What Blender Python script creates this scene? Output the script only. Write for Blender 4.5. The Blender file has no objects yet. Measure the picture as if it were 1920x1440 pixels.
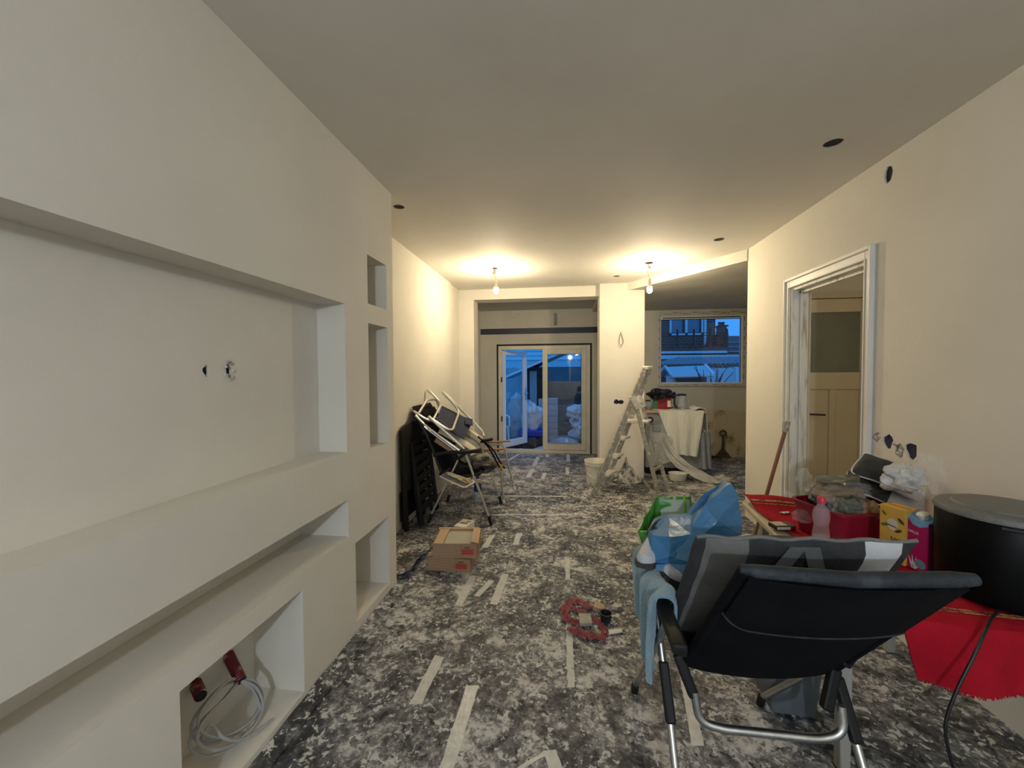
import bpy, bmesh, math, random
from mathutils import Vector, Matrix, Euler, noise as mnoise
scene = bpy.context.scene
C = scene.collection
R = math.radians
rng = random.Random(7)

# ------------------------------------------------------------------ camera
cam_d = bpy.data.cameras.new('camera'); cam = bpy.data.objects.new('camera', cam_d); C.objects.link(cam)
cam_d.sensor_width = 36.0; cam_d.lens = 36.0 * 740.0 / 1920.0; cam_d.clip_start = 0.02; cam_d.clip_end = 300
_y, _p, _r = R(7.655), R(-1.702), R(0.314)
_M = Matrix.Rotation(_y, 3, 'Z') @ Matrix.Rotation(_p, 3, 'X') @ Matrix.Rotation(_r, 3, 'Y')
_cr, _cf, _cu = _M @ Vector((1, 0, 0)), _M @ Vector((0, 1, 0)), _M @ Vector((0, 0, 1))
_R = Matrix((_cr, _cu, -_cf)).transposed().to_4x4()
cam.matrix_world = Matrix.Translation((0, 0, 1.425)) @ _R
scene.camera = cam

# ------------------------------------------------------------------ sky, daylight, exposure
scene.view_settings.view_transform = 'Standard'
scene.view_settings.look = 'None'
scene.view_settings.gamma = 1.0
scene.view_settings.use_curve_mapping = False
scene.view_settings.exposure = 0.40
world = bpy.data.worlds.new('dusk'); scene.world = world; world.use_nodes = True
_bg = world.node_tree.nodes['Background']
_bg.inputs[0].default_value = (0.045, 0.30, 0.86, 1); _bg.inputs[1].default_value = 1.0


try:
    scene.cycles.max_bounces = 10; scene.cycles.diffuse_bounces = 5; scene.cycles.glossy_bounces = 4
    scene.cycles.transmission_bounces = 8; scene.cycles.transparent_max_bounces = 24
    scene.cycles.sample_clamp_indirect = 4.0; scene.cycles.caustics_reflective = False; scene.cycles.caustics_refractive = False
    scene.cycles.use_denoising = True
except Exception:
    pass

# ------------------------------------------------------------------ materials
MATS = {}
def mat(name, col, rough=0.6, metal=0.0, col2=None, nscale=8.0, lo=0.4, hi=0.7, detail=6.0, bump=0.0, bscale=60.0,
        trans=0.0, ior=1.45, spec=0.5, stretch=None, nrough=0.6, emit=None, sheen=0.0, coat=0.0):
    m = bpy.data.materials.new(name); m.use_nodes = True; MATS[name] = m
    nt = m.node_tree; b = nt.nodes['Principled BSDF']
    b.inputs['Base Color'].default_value = (*col, 1); b.inputs['Roughness'].default_value = rough
    b.inputs['Metallic'].default_value = metal; b.inputs['Transmission Weight'].default_value = trans
    b.inputs['IOR'].default_value = ior; b.inputs['Specular IOR Level'].default_value = spec
    if sheen: b.inputs['Sheen Weight'].default_value = sheen
    if coat: b.inputs['Coat Weight'].default_value = coat
    if emit:
        b.inputs['Emission Color'].default_value = (*emit[:3], 1); b.inputs['Emission Strength'].default_value = emit[3]
    if col2 or bump:
        tc = nt.nodes.new('ShaderNodeTexCoord'); mp = nt.nodes.new('ShaderNodeMapping')
        nt.links.new(tc.outputs['Object'], mp.inputs[0])
        if stretch: mp.inputs['Scale'].default_value = stretch
    if col2:
        n = nt.nodes.new('ShaderNodeTexNoise'); n.inputs['Scale'].default_value = nscale
        n.inputs['Detail'].default_value = detail; n.inputs['Roughness'].default_value = nrough
        r = nt.nodes.new('ShaderNodeValToRGB'); r.color_ramp.elements[0].position = lo; r.color_ramp.elements[1].position = hi
        r.color_ramp.elements[0].color = (*col, 1); r.color_ramp.elements[1].color = (*col2, 1)
        nt.links.new(mp.outputs[0], n.inputs['Vector']); nt.links.new(n.outputs['Fac'], r.inputs[0])
        nt.links.new(r.outputs[0], b.inputs['Base Color'])
    if bump:
        n2 = nt.nodes.new('ShaderNodeTexNoise'); n2.inputs['Scale'].default_value = bscale; n2.inputs['Detail'].default_value = 5
        bm_ = nt.nodes.new('ShaderNodeBump'); bm_.inputs['Strength'].default_value = bump; bm_.inputs['Distance'].default_value = 0.01
        nt.links.new(mp.outputs[0], n2.inputs['Vector']); nt.links.new(n2.outputs['Fac'], bm_.inputs['Height'])
        nt.links.new(bm_.outputs[0], b.inputs['Normal'])
    return m

def pane_mat(name, tint=(1, 1, 1), gloss=1.0, base=0.0):
    """thin clear sheet: mostly see-through, mirror reflection by Fresnel"""
    m = bpy.data.materials.new(name); m.use_nodes = True; MATS[name] = m
    nt = m.node_tree; nt.nodes.clear()
    out = nt.nodes.new('ShaderNodeOutputMaterial'); mix = nt.nodes.new('ShaderNodeMixShader')
    tr = nt.nodes.new('ShaderNodeBsdfTransparent'); gl = nt.nodes.new('ShaderNodeBsdfGlossy')
    tr.inputs[0].default_value = (*tint, 1); gl.inputs['Roughness'].default_value = 0.02 + base
    gl.inputs[0].default_value = (gloss, gloss, gloss, 1)
    lw = nt.nodes.new('ShaderNodeLayerWeight'); lw.inputs['Blend'].default_value = 0.5
    pw = nt.nodes.new('ShaderNodeMath'); pw.operation = 'POWER'; pw.inputs[1].default_value = 4.0
    fr = nt.nodes.new('ShaderNodeMath'); fr.operation = 'MULTIPLY_ADD'; fr.inputs[1].default_value = 0.9; fr.inputs[2].default_value = 0.05
    nt.links.new(lw.outputs['Facing'], pw.inputs[0]); nt.links.new(pw.outputs[0], fr.inputs[0])
    nt.links.new(fr.outputs[0], mix.inputs[0]); nt.links.new(tr.outputs[0], mix.inputs[1]); nt.links.new(gl.outputs[0], mix.inputs[2])
    nt.links.new(mix.outputs[0], out.inputs[0])
    return m

def bulb_mat(name, col, strength):
    m = bpy.data.materials.new(name); m.use_nodes = True; MATS[name] = m
    nt = m.node_tree; nt.nodes.clear()
    out = nt.nodes.new('ShaderNodeOutputMaterial'); ad = nt.nodes.new('ShaderNodeAddShader')
    tr = nt.nodes.new('ShaderNodeBsdfTransparent'); em = nt.nodes.new('ShaderNodeEmission')
    em.inputs[0].default_value = (*col, 1); em.inputs[1].default_value = strength
    nt.links.new(tr.outputs[0], ad.inputs[0]); nt.links.new(em.outputs[0], ad.inputs[1]); nt.links.new(ad.outputs[0], out.inputs[0])
    try: m.cycles.emission_sampling = 'NONE'
    except Exception: pass
    return m

def film_mat(name, col, alpha, rough=0.25, col2=None, nscale=20):
    """milky or coloured plastic film: see-through share plus coated plastic"""
    m = mat(name, col, rough, col2=col2, nscale=nscale, bump=0.25, bscale=30)
    b = m.node_tree.nodes['Principled BSDF']; b.inputs['Alpha'].default_value = alpha
    return m

mat('plaster', (0.72, 0.688, 0.61), 0.75, col2=(0.65, 0.618, 0.545), nscale=1.6, lo=0.35, hi=0.75, detail=8, bump=0.10, bscale=35)
mat('plaster_ceiling', (0.73, 0.70, 0.64), 0.75, col2=(0.64, 0.61, 0.555), nscale=1.1, lo=0.35, hi=0.75, detail=8, bump=0.09, bscale=28)
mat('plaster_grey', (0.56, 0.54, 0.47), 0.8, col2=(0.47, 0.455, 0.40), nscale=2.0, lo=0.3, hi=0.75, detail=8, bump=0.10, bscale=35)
mat('white_paint', (0.80, 0.79, 0.75), 0.4, col2=(0.66, 0.63, 0.55), nscale=5, lo=0.5, hi=0.8, stretch=(1, 1, .3))
mat('worn_white', (0.78, 0.77, 0.72), 0.5, col2=(0.42, 0.38, 0.30), nscale=9, lo=0.52, hi=0.66, stretch=(3, 3, .35), detail=9)
mat('cream_paint', (0.62, 0.54, 0.38), 0.45, col2=(0.56, 0.48, 0.33), nscale=2)
mat('pvc_cream', (0.66, 0.62, 0.50), 0.4, col2=(0.58, 0.54, 0.43), nscale=4)
mat('pvc_white', (0.78, 0.79, 0.80), 0.35)
mat('dark_void', (0.012, 0.012, 0.014), 0.8)  # near-black, also stands for the shade inside holes and conduit bores
mat('dark_foam', (0.03, 0.032, 0.04), 0.8, col2=(0.008, 0.008, 0.01), nscale=20)
mat('navy', (0.016, 0.022, 0.045), 0.5)
mat('black_plastic', (0.016, 0.016, 0.017), 0.45, col2=(0.03, 0.03, 0.03), nscale=5)
mat('socket_blue', (0.012, 0.016, 0.05), 0.5)
mat('broken_plaster', (0.62, 0.59, 0.52), 0.9, col2=(0.25, 0.22, 0.19), nscale=30, bump=.6, bscale=50)
mat('steel', (0.55, 0.55, 0.55), 0.3, metal=1.0)
mat('alu', (0.62, 0.62, 0.60), 0.34, metal=1.0, col2=(0.45, 0.45, 0.43), nscale=15)
pane_mat('glass', (0.93, 0.95, 0.96))
mat('frosted_glass', (0.19, 0.19, 0.145), 0.35, col2=(0.15, 0.15, 0.12), nscale=3, spec=.6)

# the protective floor covering: dark card splashed with white plaster
def floor_mat(name, dens=0.0):
    m = bpy.data.materials.new(name); m.use_nodes = True; MATS[name] = m
    nt = m.node_tree; b = nt.nodes['Principled BSDF']; N = nt.nodes.new; L = nt.links.new
    tc = N('ShaderNodeTexCoord')
    def nz(scale, det, rough, off=(0, 0, 0), dist=0.0, sc=(1, 1, 1)):
        mp = N('ShaderNodeMapping'); mp.inputs['Location'].default_value = off; mp.inputs['Scale'].default_value = sc
        L(tc.outputs['Object'], mp.inputs[0])
        n = N('ShaderNodeTexNoise'); n.inputs['Scale'].default_value = scale; n.inputs['Detail'].default_value = det
        n.inputs['Roughness'].default_value = rough; n.inputs['Distortion'].default_value = dist
        L(mp.outputs[0], n.inputs['Vector']); return n.outputs['Fac']
    def math_(op, a, b_=None, v=None):
        n = N('ShaderNodeMath'); n.operation = op; L(a, n.inputs[0])
        if b_ is not None: L(b_, n.inputs[1])
        if v is not None: n.inputs[1].default_value = v
        return n.outputs[0]
    def ramp(f, p0, p1, c0=(0, 0, 0, 1), c1=(1, 1, 1, 1)):
        r = N('ShaderNodeValToRGB'); r.color_ramp.elements[0].position = p0; r.color_ramp.elements[1].position = p1
        r.color_ramp.elements[0].color = c0; r.color_ramp.elements[1].color = c1; L(f, r.inputs[0]); return r.outputs[0]
    A = nz(5.5, 9, 0.72, (3, 1, 0), 0.5); B = nz(24, 7, 0.68, (7, 2, 0), 0.5); Cn = nz(75, 5, 0.65, (1, 9, 0), 0.2); big = nz(1.3, 3, 0.5, (1, 5, 0))
    s = math_('ADD', math_('ADD', math_('MULTIPLY', A, v=0.42), math_('MULTIPLY', B, v=0.36)), math_('ADD', math_('MULTIPLY', Cn, v=0.12), math_('MULTIPLY', big, v=0.22)))
    splash_n = N('ShaderNodeValToRGB'); cr_ = splash_n.color_ramp
    stops = [(0.42, (0.010, 0.012, 0.017)), (0.49, (0.028, 0.031, 0.038)), (0.54, (0.085, 0.088, 0.094)), (0.582, (0.20, 0.20, 0.20)), (0.622, (0.46, 0.455, 0.44)), (0.685, (0.66, 0.65, 0.625))]
    cr_.elements[0].position, cr_.elements[0].color = stops[0][0], (*stops[0][1], 1)
    cr_.elements[1].position, cr_.elements[1].color = stops[-1][0], (*stops[-1][1], 1)
    for q_, c_ in stops[1:-1]: e_ = cr_.elements.new(q_); e_.color = (*c_, 1)
    L(s, splash_n.inputs[0])
    fl = math_('ADD', math_('ADD', math_('MULTIPLY', nz(38, 5, 0.6, (5, 3, 0), 0.6), v=0.55), math_('MULTIPLY', nz(11, 5, 0.6, (2, 6, 0), 0.5), v=0.30)), math_('MULTIPLY', A, v=0.15))
    fm = ramp(fl, 0.535, 0.565); dk = ramp(math_('ADD', math_('MULTIPLY', nz(30, 6, 0.65, (8, 1, 0), 0.5), v=0.7), math_('MULTIPLY', A, v=0.3)), 0.405, 0.445, (1, 1, 1, 1), (0, 0, 0, 1))
    m1 = N('ShaderNodeMix'); m1.data_type = 'RGBA'; L(fm, m1.inputs['Factor']); L(splash_n.outputs[0], m1.inputs['A']); m1.inputs['B'].default_value = (0.56, 0.555, 0.53, 1)
    m2 = N('ShaderNodeMix'); m2.data_type = 'RGBA'; L(dk, m2.inputs['Factor']); L(m1.outputs['Result'], m2.inputs['A']); m2.inputs['B'].default_value = (0.012, 0.014, 0.019, 1)
    splash = m2.outputs['Result']; L(splash, b.inputs['Base Color'])
    b.inputs['Roughness'].default_value = 0.6
    bp = N('ShaderNodeBump'); bp.inputs['Strength'].default_value = 0.35; bp.inputs['Distance'].default_value = 0.004
    L(splash, bp.inputs['Height']); L(bp.outputs[0], b.inputs['Normal'])
    return m
floor_mat('floor_card')
mat('tape', (0.60, 0.60, 0.57), 0.28, col2=(0.48, 0.48, 0.45), nscale=25, bump=.3, bscale=40)
mat('tape_blue', (0.30, 0.42, 0.62), 0.3)
mat('concrete', (0.30, 0.29, 0.27), 0.9, col2=(0.2, .2, .19), nscale=9)

# camera ray helpers: a picture point and a known plane give a place in the room
def _ray(px, py): return (_M @ Vector((px - 960, 740, 720 - py)))
def at(px, py, Y): d = _ray(px, py); return Vector((0, 0, 1.425)) + d * (Y / d.y)
def atz(px, py, z=0.0): d = _ray(px, py); return Vector((0, 0, 1.425)) + d * ((z - 1.425) / d.z)
def atx(px, py, X): d = _ray(px, py); return Vector((0, 0, 1.425)) + d * (X / d.x)

# ------------------------------------------------------------------ mesh helpers
def chain_inv(parent):
    m = Matrix.Identity(4); p = parent
    while p is not None:
        m = p.matrix_basis @ m; p = p.parent
    return m.inverted()

class MB:
    def __init__(s): s.v = []; s.f = []; s.mi = []; s.m = 0
    def add(s, vs, fs):
        o = len(s.v); s.v += [Vector(v) for v in vs]; s.f += [tuple(i + o for i in f) for f in fs]; s.mi += [s.m] * len(fs); return s
    def box(s, c, d, rot=None):
        hx, hy, hz = d[0] / 2, d[1] / 2, d[2] / 2; M = rot if rot is not None else Matrix.Identity(3)
        if isinstance(M, tuple): M = Euler(M).to_matrix()
        vs = [Vector(c) + M @ Vector((x * hx, y * hy, z * hz)) for z in (-1, 1) for y in (-1, 1) for x in (-1, 1)]
        return s.add(vs, [(0, 2, 3, 1), (4, 5, 7, 6), (0, 1, 5, 4), (2, 6, 7, 3), (0, 4, 6, 2), (1, 3, 7, 5)])
    def bx(s, x0, x1, y0, y1, z0, z1):
        return s.box(((x0 + x1) / 2, (y0 + y1) / 2, (z0 + z1) / 2), (x1 - x0, y1 - y0, z1 - z0))
    def bar(s, p, q, w, h, up=(0, 0, 1)):
        p, q = Vector(p), Vector(q); d = (q - p); l = d.length; d.normalize(); u = Vector(up)
        x = d.cross(u)
        if x.length < 1e-4: x = d.cross(Vector((1, 0, 0)))
        x.normalize(); z = x.cross(d); M = Matrix((x, d, z)).transposed()
        return s.box((p + q) / 2, (w, l, h), M)
    def tube(s, pts, r, n=10, closed=False, cap=True):
        pts = [Vector(p) for p in pts]; k = len(pts); rings = []
        rs = r if isinstance(r, (list, tuple)) else [r] * k
        prev = None
        for i in range(k):
            if closed: t = pts[(i + 1) % k] - pts[i - 1]
            else: t = pts[min(i + 1, k - 1)] - pts[max(i - 1, 0)]
            t.normalize()
            if prev is None:
                a = Vector((0, 0, 1)) if abs(t.z) < 0.9 else Vector((1, 0, 0)); x = t.cross(a).normalized()
            else:
                x = prev - t * prev.dot(t)
                if x.length < 1e-5: x = t.orthogonal()
                x.normalize()
            prev = x; y = t.cross(x)
            rings.append([pts[i] + rs[i] * (math.cos(2 * math.pi * j / n) * x + math.sin(2 * math.pi * j / n) * y) for j in range(n)])
        vs = [v for rg in rings for v in rg]; fs = []
        for i in range(k if closed else k - 1):
            a, b = i * n, ((i + 1) % k) * n
            for j in range(n): fs.append((a + j, a + (j + 1) % n, b + (j + 1) % n, b + j))
        if cap and not closed:
            fs.append(tuple(range(n - 1, -1, -1))); fs.append(tuple(range((k - 1) * n, k * n)))
        return s.add(vs, fs)
    def lathe(s, prof, n=24, c=(0, 0, 0), M=None, sx=1, sy=1):
        vs = []; fs = []
        for (r, z) in prof:
            for j in range(n):
                a = 2 * math.pi * j / n; v = Vector((r * math.cos(a) * sx, r * math.sin(a) * sy, z))
                if M is not None: v = M @ v
                vs.append(v + Vector(c))
        for i in range(len(prof) - 1):
            for j in range(n): fs.append((i * n + j, i * n + (j + 1) % n, (i + 1) * n + (j + 1) % n, (i + 1) * n + j))
        if prof[0][0] > 1e-6: fs.append(tuple(range(n - 1, -1, -1)))
        if prof[-1][0] > 1e-6: fs.append(tuple(range((len(prof) - 1) * n, len(prof) * n)))
        return s.add(vs, fs)
    def prism(s, poly, z0, z1, z1f=None):
        n = len(poly); vs = [(x, y, z0) for x, y in poly] + [(x, y, z1) for x, y in poly]
        return s.add(vs, [tuple(range(n - 1, -1, -1)), tuple(range(n, 2 * n))] + [(i, (i + 1) % n, n + (i + 1) % n, n + i) for i in range(n)])
    def surf(s, fn, nu, nv, thick=0.0, wrap=False):
        """sheet from fn(u,v) in 0..1; with thickness becomes a closed slab"""
        P = [[Vector(fn(i / nu, j / nv)) for j in range(nv + 1)] for i in range(nu + 1)]
        if not thick:
            vs = [p for row in P for p in row]; w = nv + 1
            return s.add(vs, [(i * w + j, (i + 1) * w + j, (i + 1) * w + j + 1, i * w + j + 1) for i in range(nu) for j in range(nv)])
        w = nv + 1; top = []; bot = []
        for i in range(nu + 1):
            for j in range(nv + 1):
                du = P[min(i + 1, nu)][j] - P[max(i - 1, 0)][j]; dv = P[i][min(j + 1, nv)] - P[i][max(j - 1, 0)]
                n = du.cross(dv)
                if n.length > 1e-9: n.normalize()
                else: n = Vector((0, 0, 1))
                top.append(P[i][j] + n * thick / 2); bot.append(P[i][j] - n * thick / 2)
        o = len(top); fs = []
        for i in range(nu):
            for j in range(nv):
                a, b, c, d = i * w + j, (i + 1) * w + j, (i + 1) * w + j + 1, i * w + j + 1
                fs.append((a, b, c, d)); fs.append((o + d, o + c, o + b, o + a))
        for j in range(nv):
            a, b = j, j + 1; fs.append((a, b, o + b, o + a)); a, b = nu * w + j, nu * w + j + 1; fs.append((b, a, o + a, o + b))
        for i in range(nu):
            a, b = i * w, (i + 1) * w; fs.append((b, a, o + a, o + b)); a, b = i * w + nv, (i + 1) * w + nv; fs.append((a, b, o + b, o + a))
        return s.add(top + bot, fs)
    def build(s, name, m, parent=None, smooth=False, world=False, bevel=0.0, bseg=2, sub=0, angle=40):
        me = bpy.data.meshes.new(name)
        vs = s.v
        if world and parent is not None:
            inv = chain_inv(parent); vs = [inv @ v for v in vs]
        me.from_pydata([tuple(v) for v in vs], [], s.f)
        mats = m if isinstance(m, (list, tuple)) else [m]
        for q in mats: me.materials.append(MATS[q] if isinstance(q, str) else q)
        for p, i in zip(me.polygons, s.mi): p.material_index = min(i, len(mats) - 1)
        me.update()
        bm = bmesh.new(); bm.from_mesh(me); bmesh.ops.recalc_face_normals(bm, faces=bm.faces)
        if bevel:
            es = [e for e in bm.edges if len(e.link_faces) == 2 and e.calc_face_angle(0) > R(angle)]
            bmesh.ops.bevel(bm, geom=es, offset=bevel, segments=bseg, affect='EDGES', profile=0.5)
        bm.to_mesh(me); bm.free()
        if smooth:
            me.polygons.foreach_set('use_smooth', [True] * len(me.polygons))
            try: me.set_sharp_from_angle(angle=R(angle))
            except Exception: pass
        o = bpy.data.objects.new(name, me); C.objects.link(o)
        if parent is not None: o.parent = parent
        if sub:
            md = o.modifiers.new('subdivision', 'SUBSURF'); md.levels = sub; md.render_levels = sub
        return o

def fillet(pts, r, seg=5):
    """round the corners of a polyline"""
    pts = [Vector(p) for p in pts]; out = [pts[0]]
    for i in range(1, len(pts) - 1):
        a, b, c = pts[i - 1], pts[i], pts[i + 1]; u = (a - b); w = (c - b)
        d = min(r, u.length * .49, w.length * .49); p0 = b + u.normalized() * d; p1 = b + w.normalized() * d
        for k in range(seg + 1):
            t = k / seg; out.append((1 - t) ** 2 * p0 + 2 * t * (1 - t) * b + t * t * p1)
    out.append(pts[-1]); return out
def spline(pts, seg=8, closed=False):
    P = [Vector(p) for p in pts]; n = len(P); out = []
    rngi = range(n if closed else n - 1)
    for i in rngi:
        g = (lambda k: P[k % n]) if closed else (lambda k: P[max(0, min(n - 1, k))])
        p0, p1, p2, p3 = g(i - 1), g(i), g(i + 1), g(i + 2)
        for k in range(seg):
            t = k / seg
            out.append(0.5 * ((2 * p1) + (p2 - p0) * t + (2 * p0 - 5 * p1 + 4 * p2 - p3) * t * t + (3 * p1 - p0 - 3 * p2 + p3) * t ** 3))
    if not closed: out.append(P[-1])
    return out
def nz(x, y=0.0, z=0.0, s=1.0): return mnoise.noise(Vector((x * s, y * s, z * s)))
def lerp(a, b, t): return a + (b - a) * t
def vlerp(a, b, t): return Vector(a) * (1 - t) + Vector(b) * t

def tag(o, label, cat, group=None, kind=None):
    o['label'] = label; o['category'] = cat
    if group: o['group'] = group
    if kind: o['kind'] = kind
    return o
def thing(name, label, cat, loc=(0, 0, 0), rotz=0.0, group=None, rot=None):
    o = bpy.data.objects.new(name, None); C.objects.link(o); o.empty_display_size = 0.05
    o.location = loc; o.rotation_euler = rot if rot else (0, 0, rotz)
    tag(o, label, cat, group); return o
def struct(o, label=None):
    o['kind'] = 'structure'
    if label: o['label'] = label
    return o
def cut(o, cutters):
    """subtract closed meshes from o, for good"""
    tmp = []
    for k, mb in enumerate(cutters):
        c = mb.build('cutter', 'plaster'); tmp.append(c)
        md = o.modifiers.new('cut', 'BOOLEAN'); md.operation = 'DIFFERENCE'; md.object = c; md.solver = 'EXACT'
    dg = bpy.context.evaluated_depsgraph_get(); dg.update()
    me = bpy.data.meshes.new_from_object(o.evaluated_get(dg)); old = o.data
    o.modifiers.clear(); o.data = me; bpy.data.meshes.remove(old); me.name = o.name
    for c in tmp:
        m = c.data; bpy.data.objects.remove(c); bpy.data.meshes.remove(m)
    return o

# ================================================================== THE ROOM
LX, RX, H = -1.13, 1.755, 2.6
def rag(cx, cy, rx, ry, n=11, seed=0, jag=.35):
    r = random.Random(seed)
    return [(cx + rx * math.cos(2 * math.pi * i / n) * (1 + r.uniform(-jag, jag * .5)), cy + ry * math.sin(2 * math.pi * i / n) * (1 + r.uniform(-jag, jag * .5))) for i in range(n)]
def prism_x(poly, x0, x1):   # poly in (y,z)
    mb = MB(); n = len(poly)
    return mb.add([(x0, a, b) for a, b in poly] + [(x1, a, b) for a, b in poly], [tuple(range(n)), tuple(range(2 * n - 1, n - 1, -1))] + [(i, n + i, n + (i + 1) % n, (i + 1) % n) for i in range(n)])
def prism_y(poly, y0, y1):   # poly in (x,z)
    mb = MB(); n = len(poly)
    return mb.add([(a, y0, b) for a, b in poly] + [(a, y1, b) for a, b in poly], [tuple(range(n)), tuple(range(2 * n - 1, n - 1, -1))] + [(i, n + i, n + (i + 1) % n, (i + 1) % n) for i in range(n)])

# --- floor: concrete slab with loose protective card sheets taped along their seams
floor = struct(MB().bx(-1.75, 3.4, -6.75, 7.15, -0.12, -0.004).build('floor', 'concrete'))
def sheet(x0, x1, y0, y1, z=0.0, name='floor_sheet'):
    def fn(u, v):
        x = lerp(x0, x1, u); y = lerp(y0, y1, v)
        e = 0.0
        return (x, y, z - 0.0015 + e)
    return MB().surf(fn, 1, 1, 0.003).build(name, 'floor_card', floor)
g = 0.003
for x0, x1 in ((-1.5, -0.425), (-0.422, 0.012), (0.015, 0.50), (0.503, 1.0), (1.003, 1.754)):
    ys = [-6.6, -1.9, 3.93, 5.52] if x0 < 0.01 else ([-6.6, -1.9, 4.7, 5.42] if x0 < 1 else [-6.6, -1.9, 4.1])
    for a, b in zip(ys, ys[1:]):
        if x0 < -1 :
            if a < -3: sheet(x0 + .002, x1, a, -1.903)
            elif a < 0: sheet(-1.128, x1, a, 2.5); sheet(x0 + .002, x1, 2.502, 3.93)
            else: sheet(x0 + .002, x1, a + .003, b)
        else: sheet(x0, x1, a + (.003 if a > 0 else 0), b)
for x0, x1 in ((-1.28, -0.6), (-0.597, 0.02), (0.023, 0.455)): sheet(x0, x1, 5.523, 6.92)
sheet(0.458, 1.045, 5.80, 6.94); sheet(1.048, 1.75, 4.125, 6.94); sheet(1.753, 2.45, 4.125, 6.94); sheet(2.453, 3.2, 4.125, 6.94); sheet(1.88, 2.7, -1.5, 3.56)
# tape strips stuck on the seams (parts of the floor)
def tape(p, q, w, z=0.0012, m='tape', seed=1, torn=True):
    p = Vector((*p, 0)); q = Vector((*q, 0)); d = (q - p).normalized(); n = Vector((-d.y, d.x, 0)); L = (q - p).length
    r = random.Random(seed); k = max(3, int(L / 0.035)); mb = MB(); vs = []
    for i in range(k + 1):
        t = i / k; c = p + d * L * t
        o1 = w / 2 + r.uniform(-.003, .002); o2 = w / 2 + r.uniform(-.003, .002)
        zz = z + 0.0022 * max(0, nz(t * L * 9, seed * 3.1)) 
        s1 = r.uniform(-.006, .006) if torn and i in (0, k) else 0
        vs += [c + n * o1 + d * s1 + Vector((0, 0, zz)), c - n * o2 - d * s1 + Vector((0, 0, zz + .0006))]
    fs = [(2 * i, 2 * i + 1, 2 * i + 3, 2 * i + 2) for i in range(k)]
    b0 = len(vs); vs2 = [v - Vector((0, 0, v.z - 0.0003)) for v in vs]
    fs2 = [(b0 + a, b0 + c, b0 + bq, b0 + dd) for a, dd, bq, c in fs]
    mb.add(vs + vs2, fs + [(b0 + f[3], b0 + f[2], b0 + f[1], b0 + f[0]) for f in fs] + [(0, b0, b0 + 1, 1), (2 * k, 2 * k + 1, b0 + 2 * k + 1, b0 + 2 * k)] + [(2 * i, 2 * i + 2, b0 + 2 * i + 2, b0 + 2 * i) for i in range(k)] + [(2 * i + 1, b0 + 2 * i + 1, b0 + 2 * i + 3, 2 * i + 3) for i in range(k)])
    return mb.build('tape_strip', m, floor)
for i, (p, q, w) in enumerate([((-.626, 1.875), (-.640, 1.585), .052), ((-.418, 1.715), (-.425, 1.30), .055), ((-.42, 2.715), (-.436, 2.345), .05), ((-.638, 2.665), (-.648, 2.305), .048),
        ((.016, 3.005), (.016, 2.69), .034), ((.018, 2.25), (.026, 1.76), .034), ((.545, 1.86), (.50, 1.54), .045), ((-.40, 3.43), (-.41, 3.19), .05), ((-.632, 3.36), (-.65, 3.11), .05),
        ((-.47, 5.75), (-.50, 5.29), .06), ((-.28, 5.55), (-.30, 5.25), .05), ((.03, 5.9), (.03, 5.5), .05), ((-.45, 6.6), (-.47, 5.95), .06), ((.05, 6.85), (.05, 6.3), .06), ((-.30, 6.8), (-.30, 6.6), .06), ((-.8, 6.8), (-.95, 6.1), .05),
        ((.905, 1.97), (.95, 1.80), .05), ((-.87, 3.72), (-.93, 3.35), .05), ((-.50, 2.62), (-.56, 2.42), .04)]):
    tape(p, q, w, seed=i + 1)
for i, (p, q, w) in enumerate([((-.72, 3.845), (.012, 3.935), .028), ((-1.0, 4.42), (.012, 4.52), .03)]): tape(p, q, w, seed=40 + i)
tape((-.50, 3.872), (-.41, 3.883), .03, z=.004, m='tape_blue', seed=50)
tape((-.06, 1.45), (-.03, 1.37), .05, seed=61); tape((-.20, 1.34), (-.07, 1.44), .016, seed=62)

def rolled(u, v):
    y = lerp(.85, 2.47, u); k = (1 - v) ** 2
    return (-1.127 + .075 * v + .006 * nz(u * 14, 2), y, .003 + .022 * k * (.55 + .45 * nz(u * 9, 5)) + .002 * v)
MB().surf(rolled, 60, 6, .002).build('sheet_edge', 'floor_card', floor, smooth=True)
# --- left wall: built-out media wall with niches
wl = MB().bx(-1.50, LX, -1.90, 2.50, -.05, 2.62).build('wall_left', 'plaster')
nic = lambda y0, y1, z0, z1, d: MB().bx(LX - d, LX + .05, y0, y1, z0, z1)
cut(wl, [nic(0.0, 1.92, 1.012, 1.785, .155), nic(0.0, 1.92, .565, .762, .27), nic(.997, 1.548, .035, .487, .24),
         nic(2.165, 2.41, 1.828, 2.11, .24), nic(2.165, 2.415, .973, 1.715, .24), nic(1.985, 2.391, .063, .501, .25),
         nic(-.49, -.085, .063, .501, .25),
         prism_x(rag(1.268, 1.438, .014, .022, seed=3), LX - .155 - .05, LX - .1), prism_x(rag(1.365, 1.438, .017, .033, seed=8), LX - .155 - .06, LX - .1)])
struct(wl, 'plastered media wall with recessed niches')
for (yy, zz, s) in ((1.268, 1.43, .02), (1.365, 1.445, .025)):
    MB().bx(LX - .155 - .03, LX - .155 - .012, yy - s, yy + s, zz - s * 1.4, zz + s * 1.4).build('hole_backing', 'dark_void', wl)  # near-black plates put the shade inside the holes into colour
mb = MB().add([], []); 
for k in range(7):
    a = k * 0.9; mb.box((LX - .152, 1.365 + .018 * math.cos(a), 1.437 + .034 * math.sin(a)), (.008, .012, .010), (a, .5 * k, .3))
mb.build('broken_edge', 'broken_plaster', wl)
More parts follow.
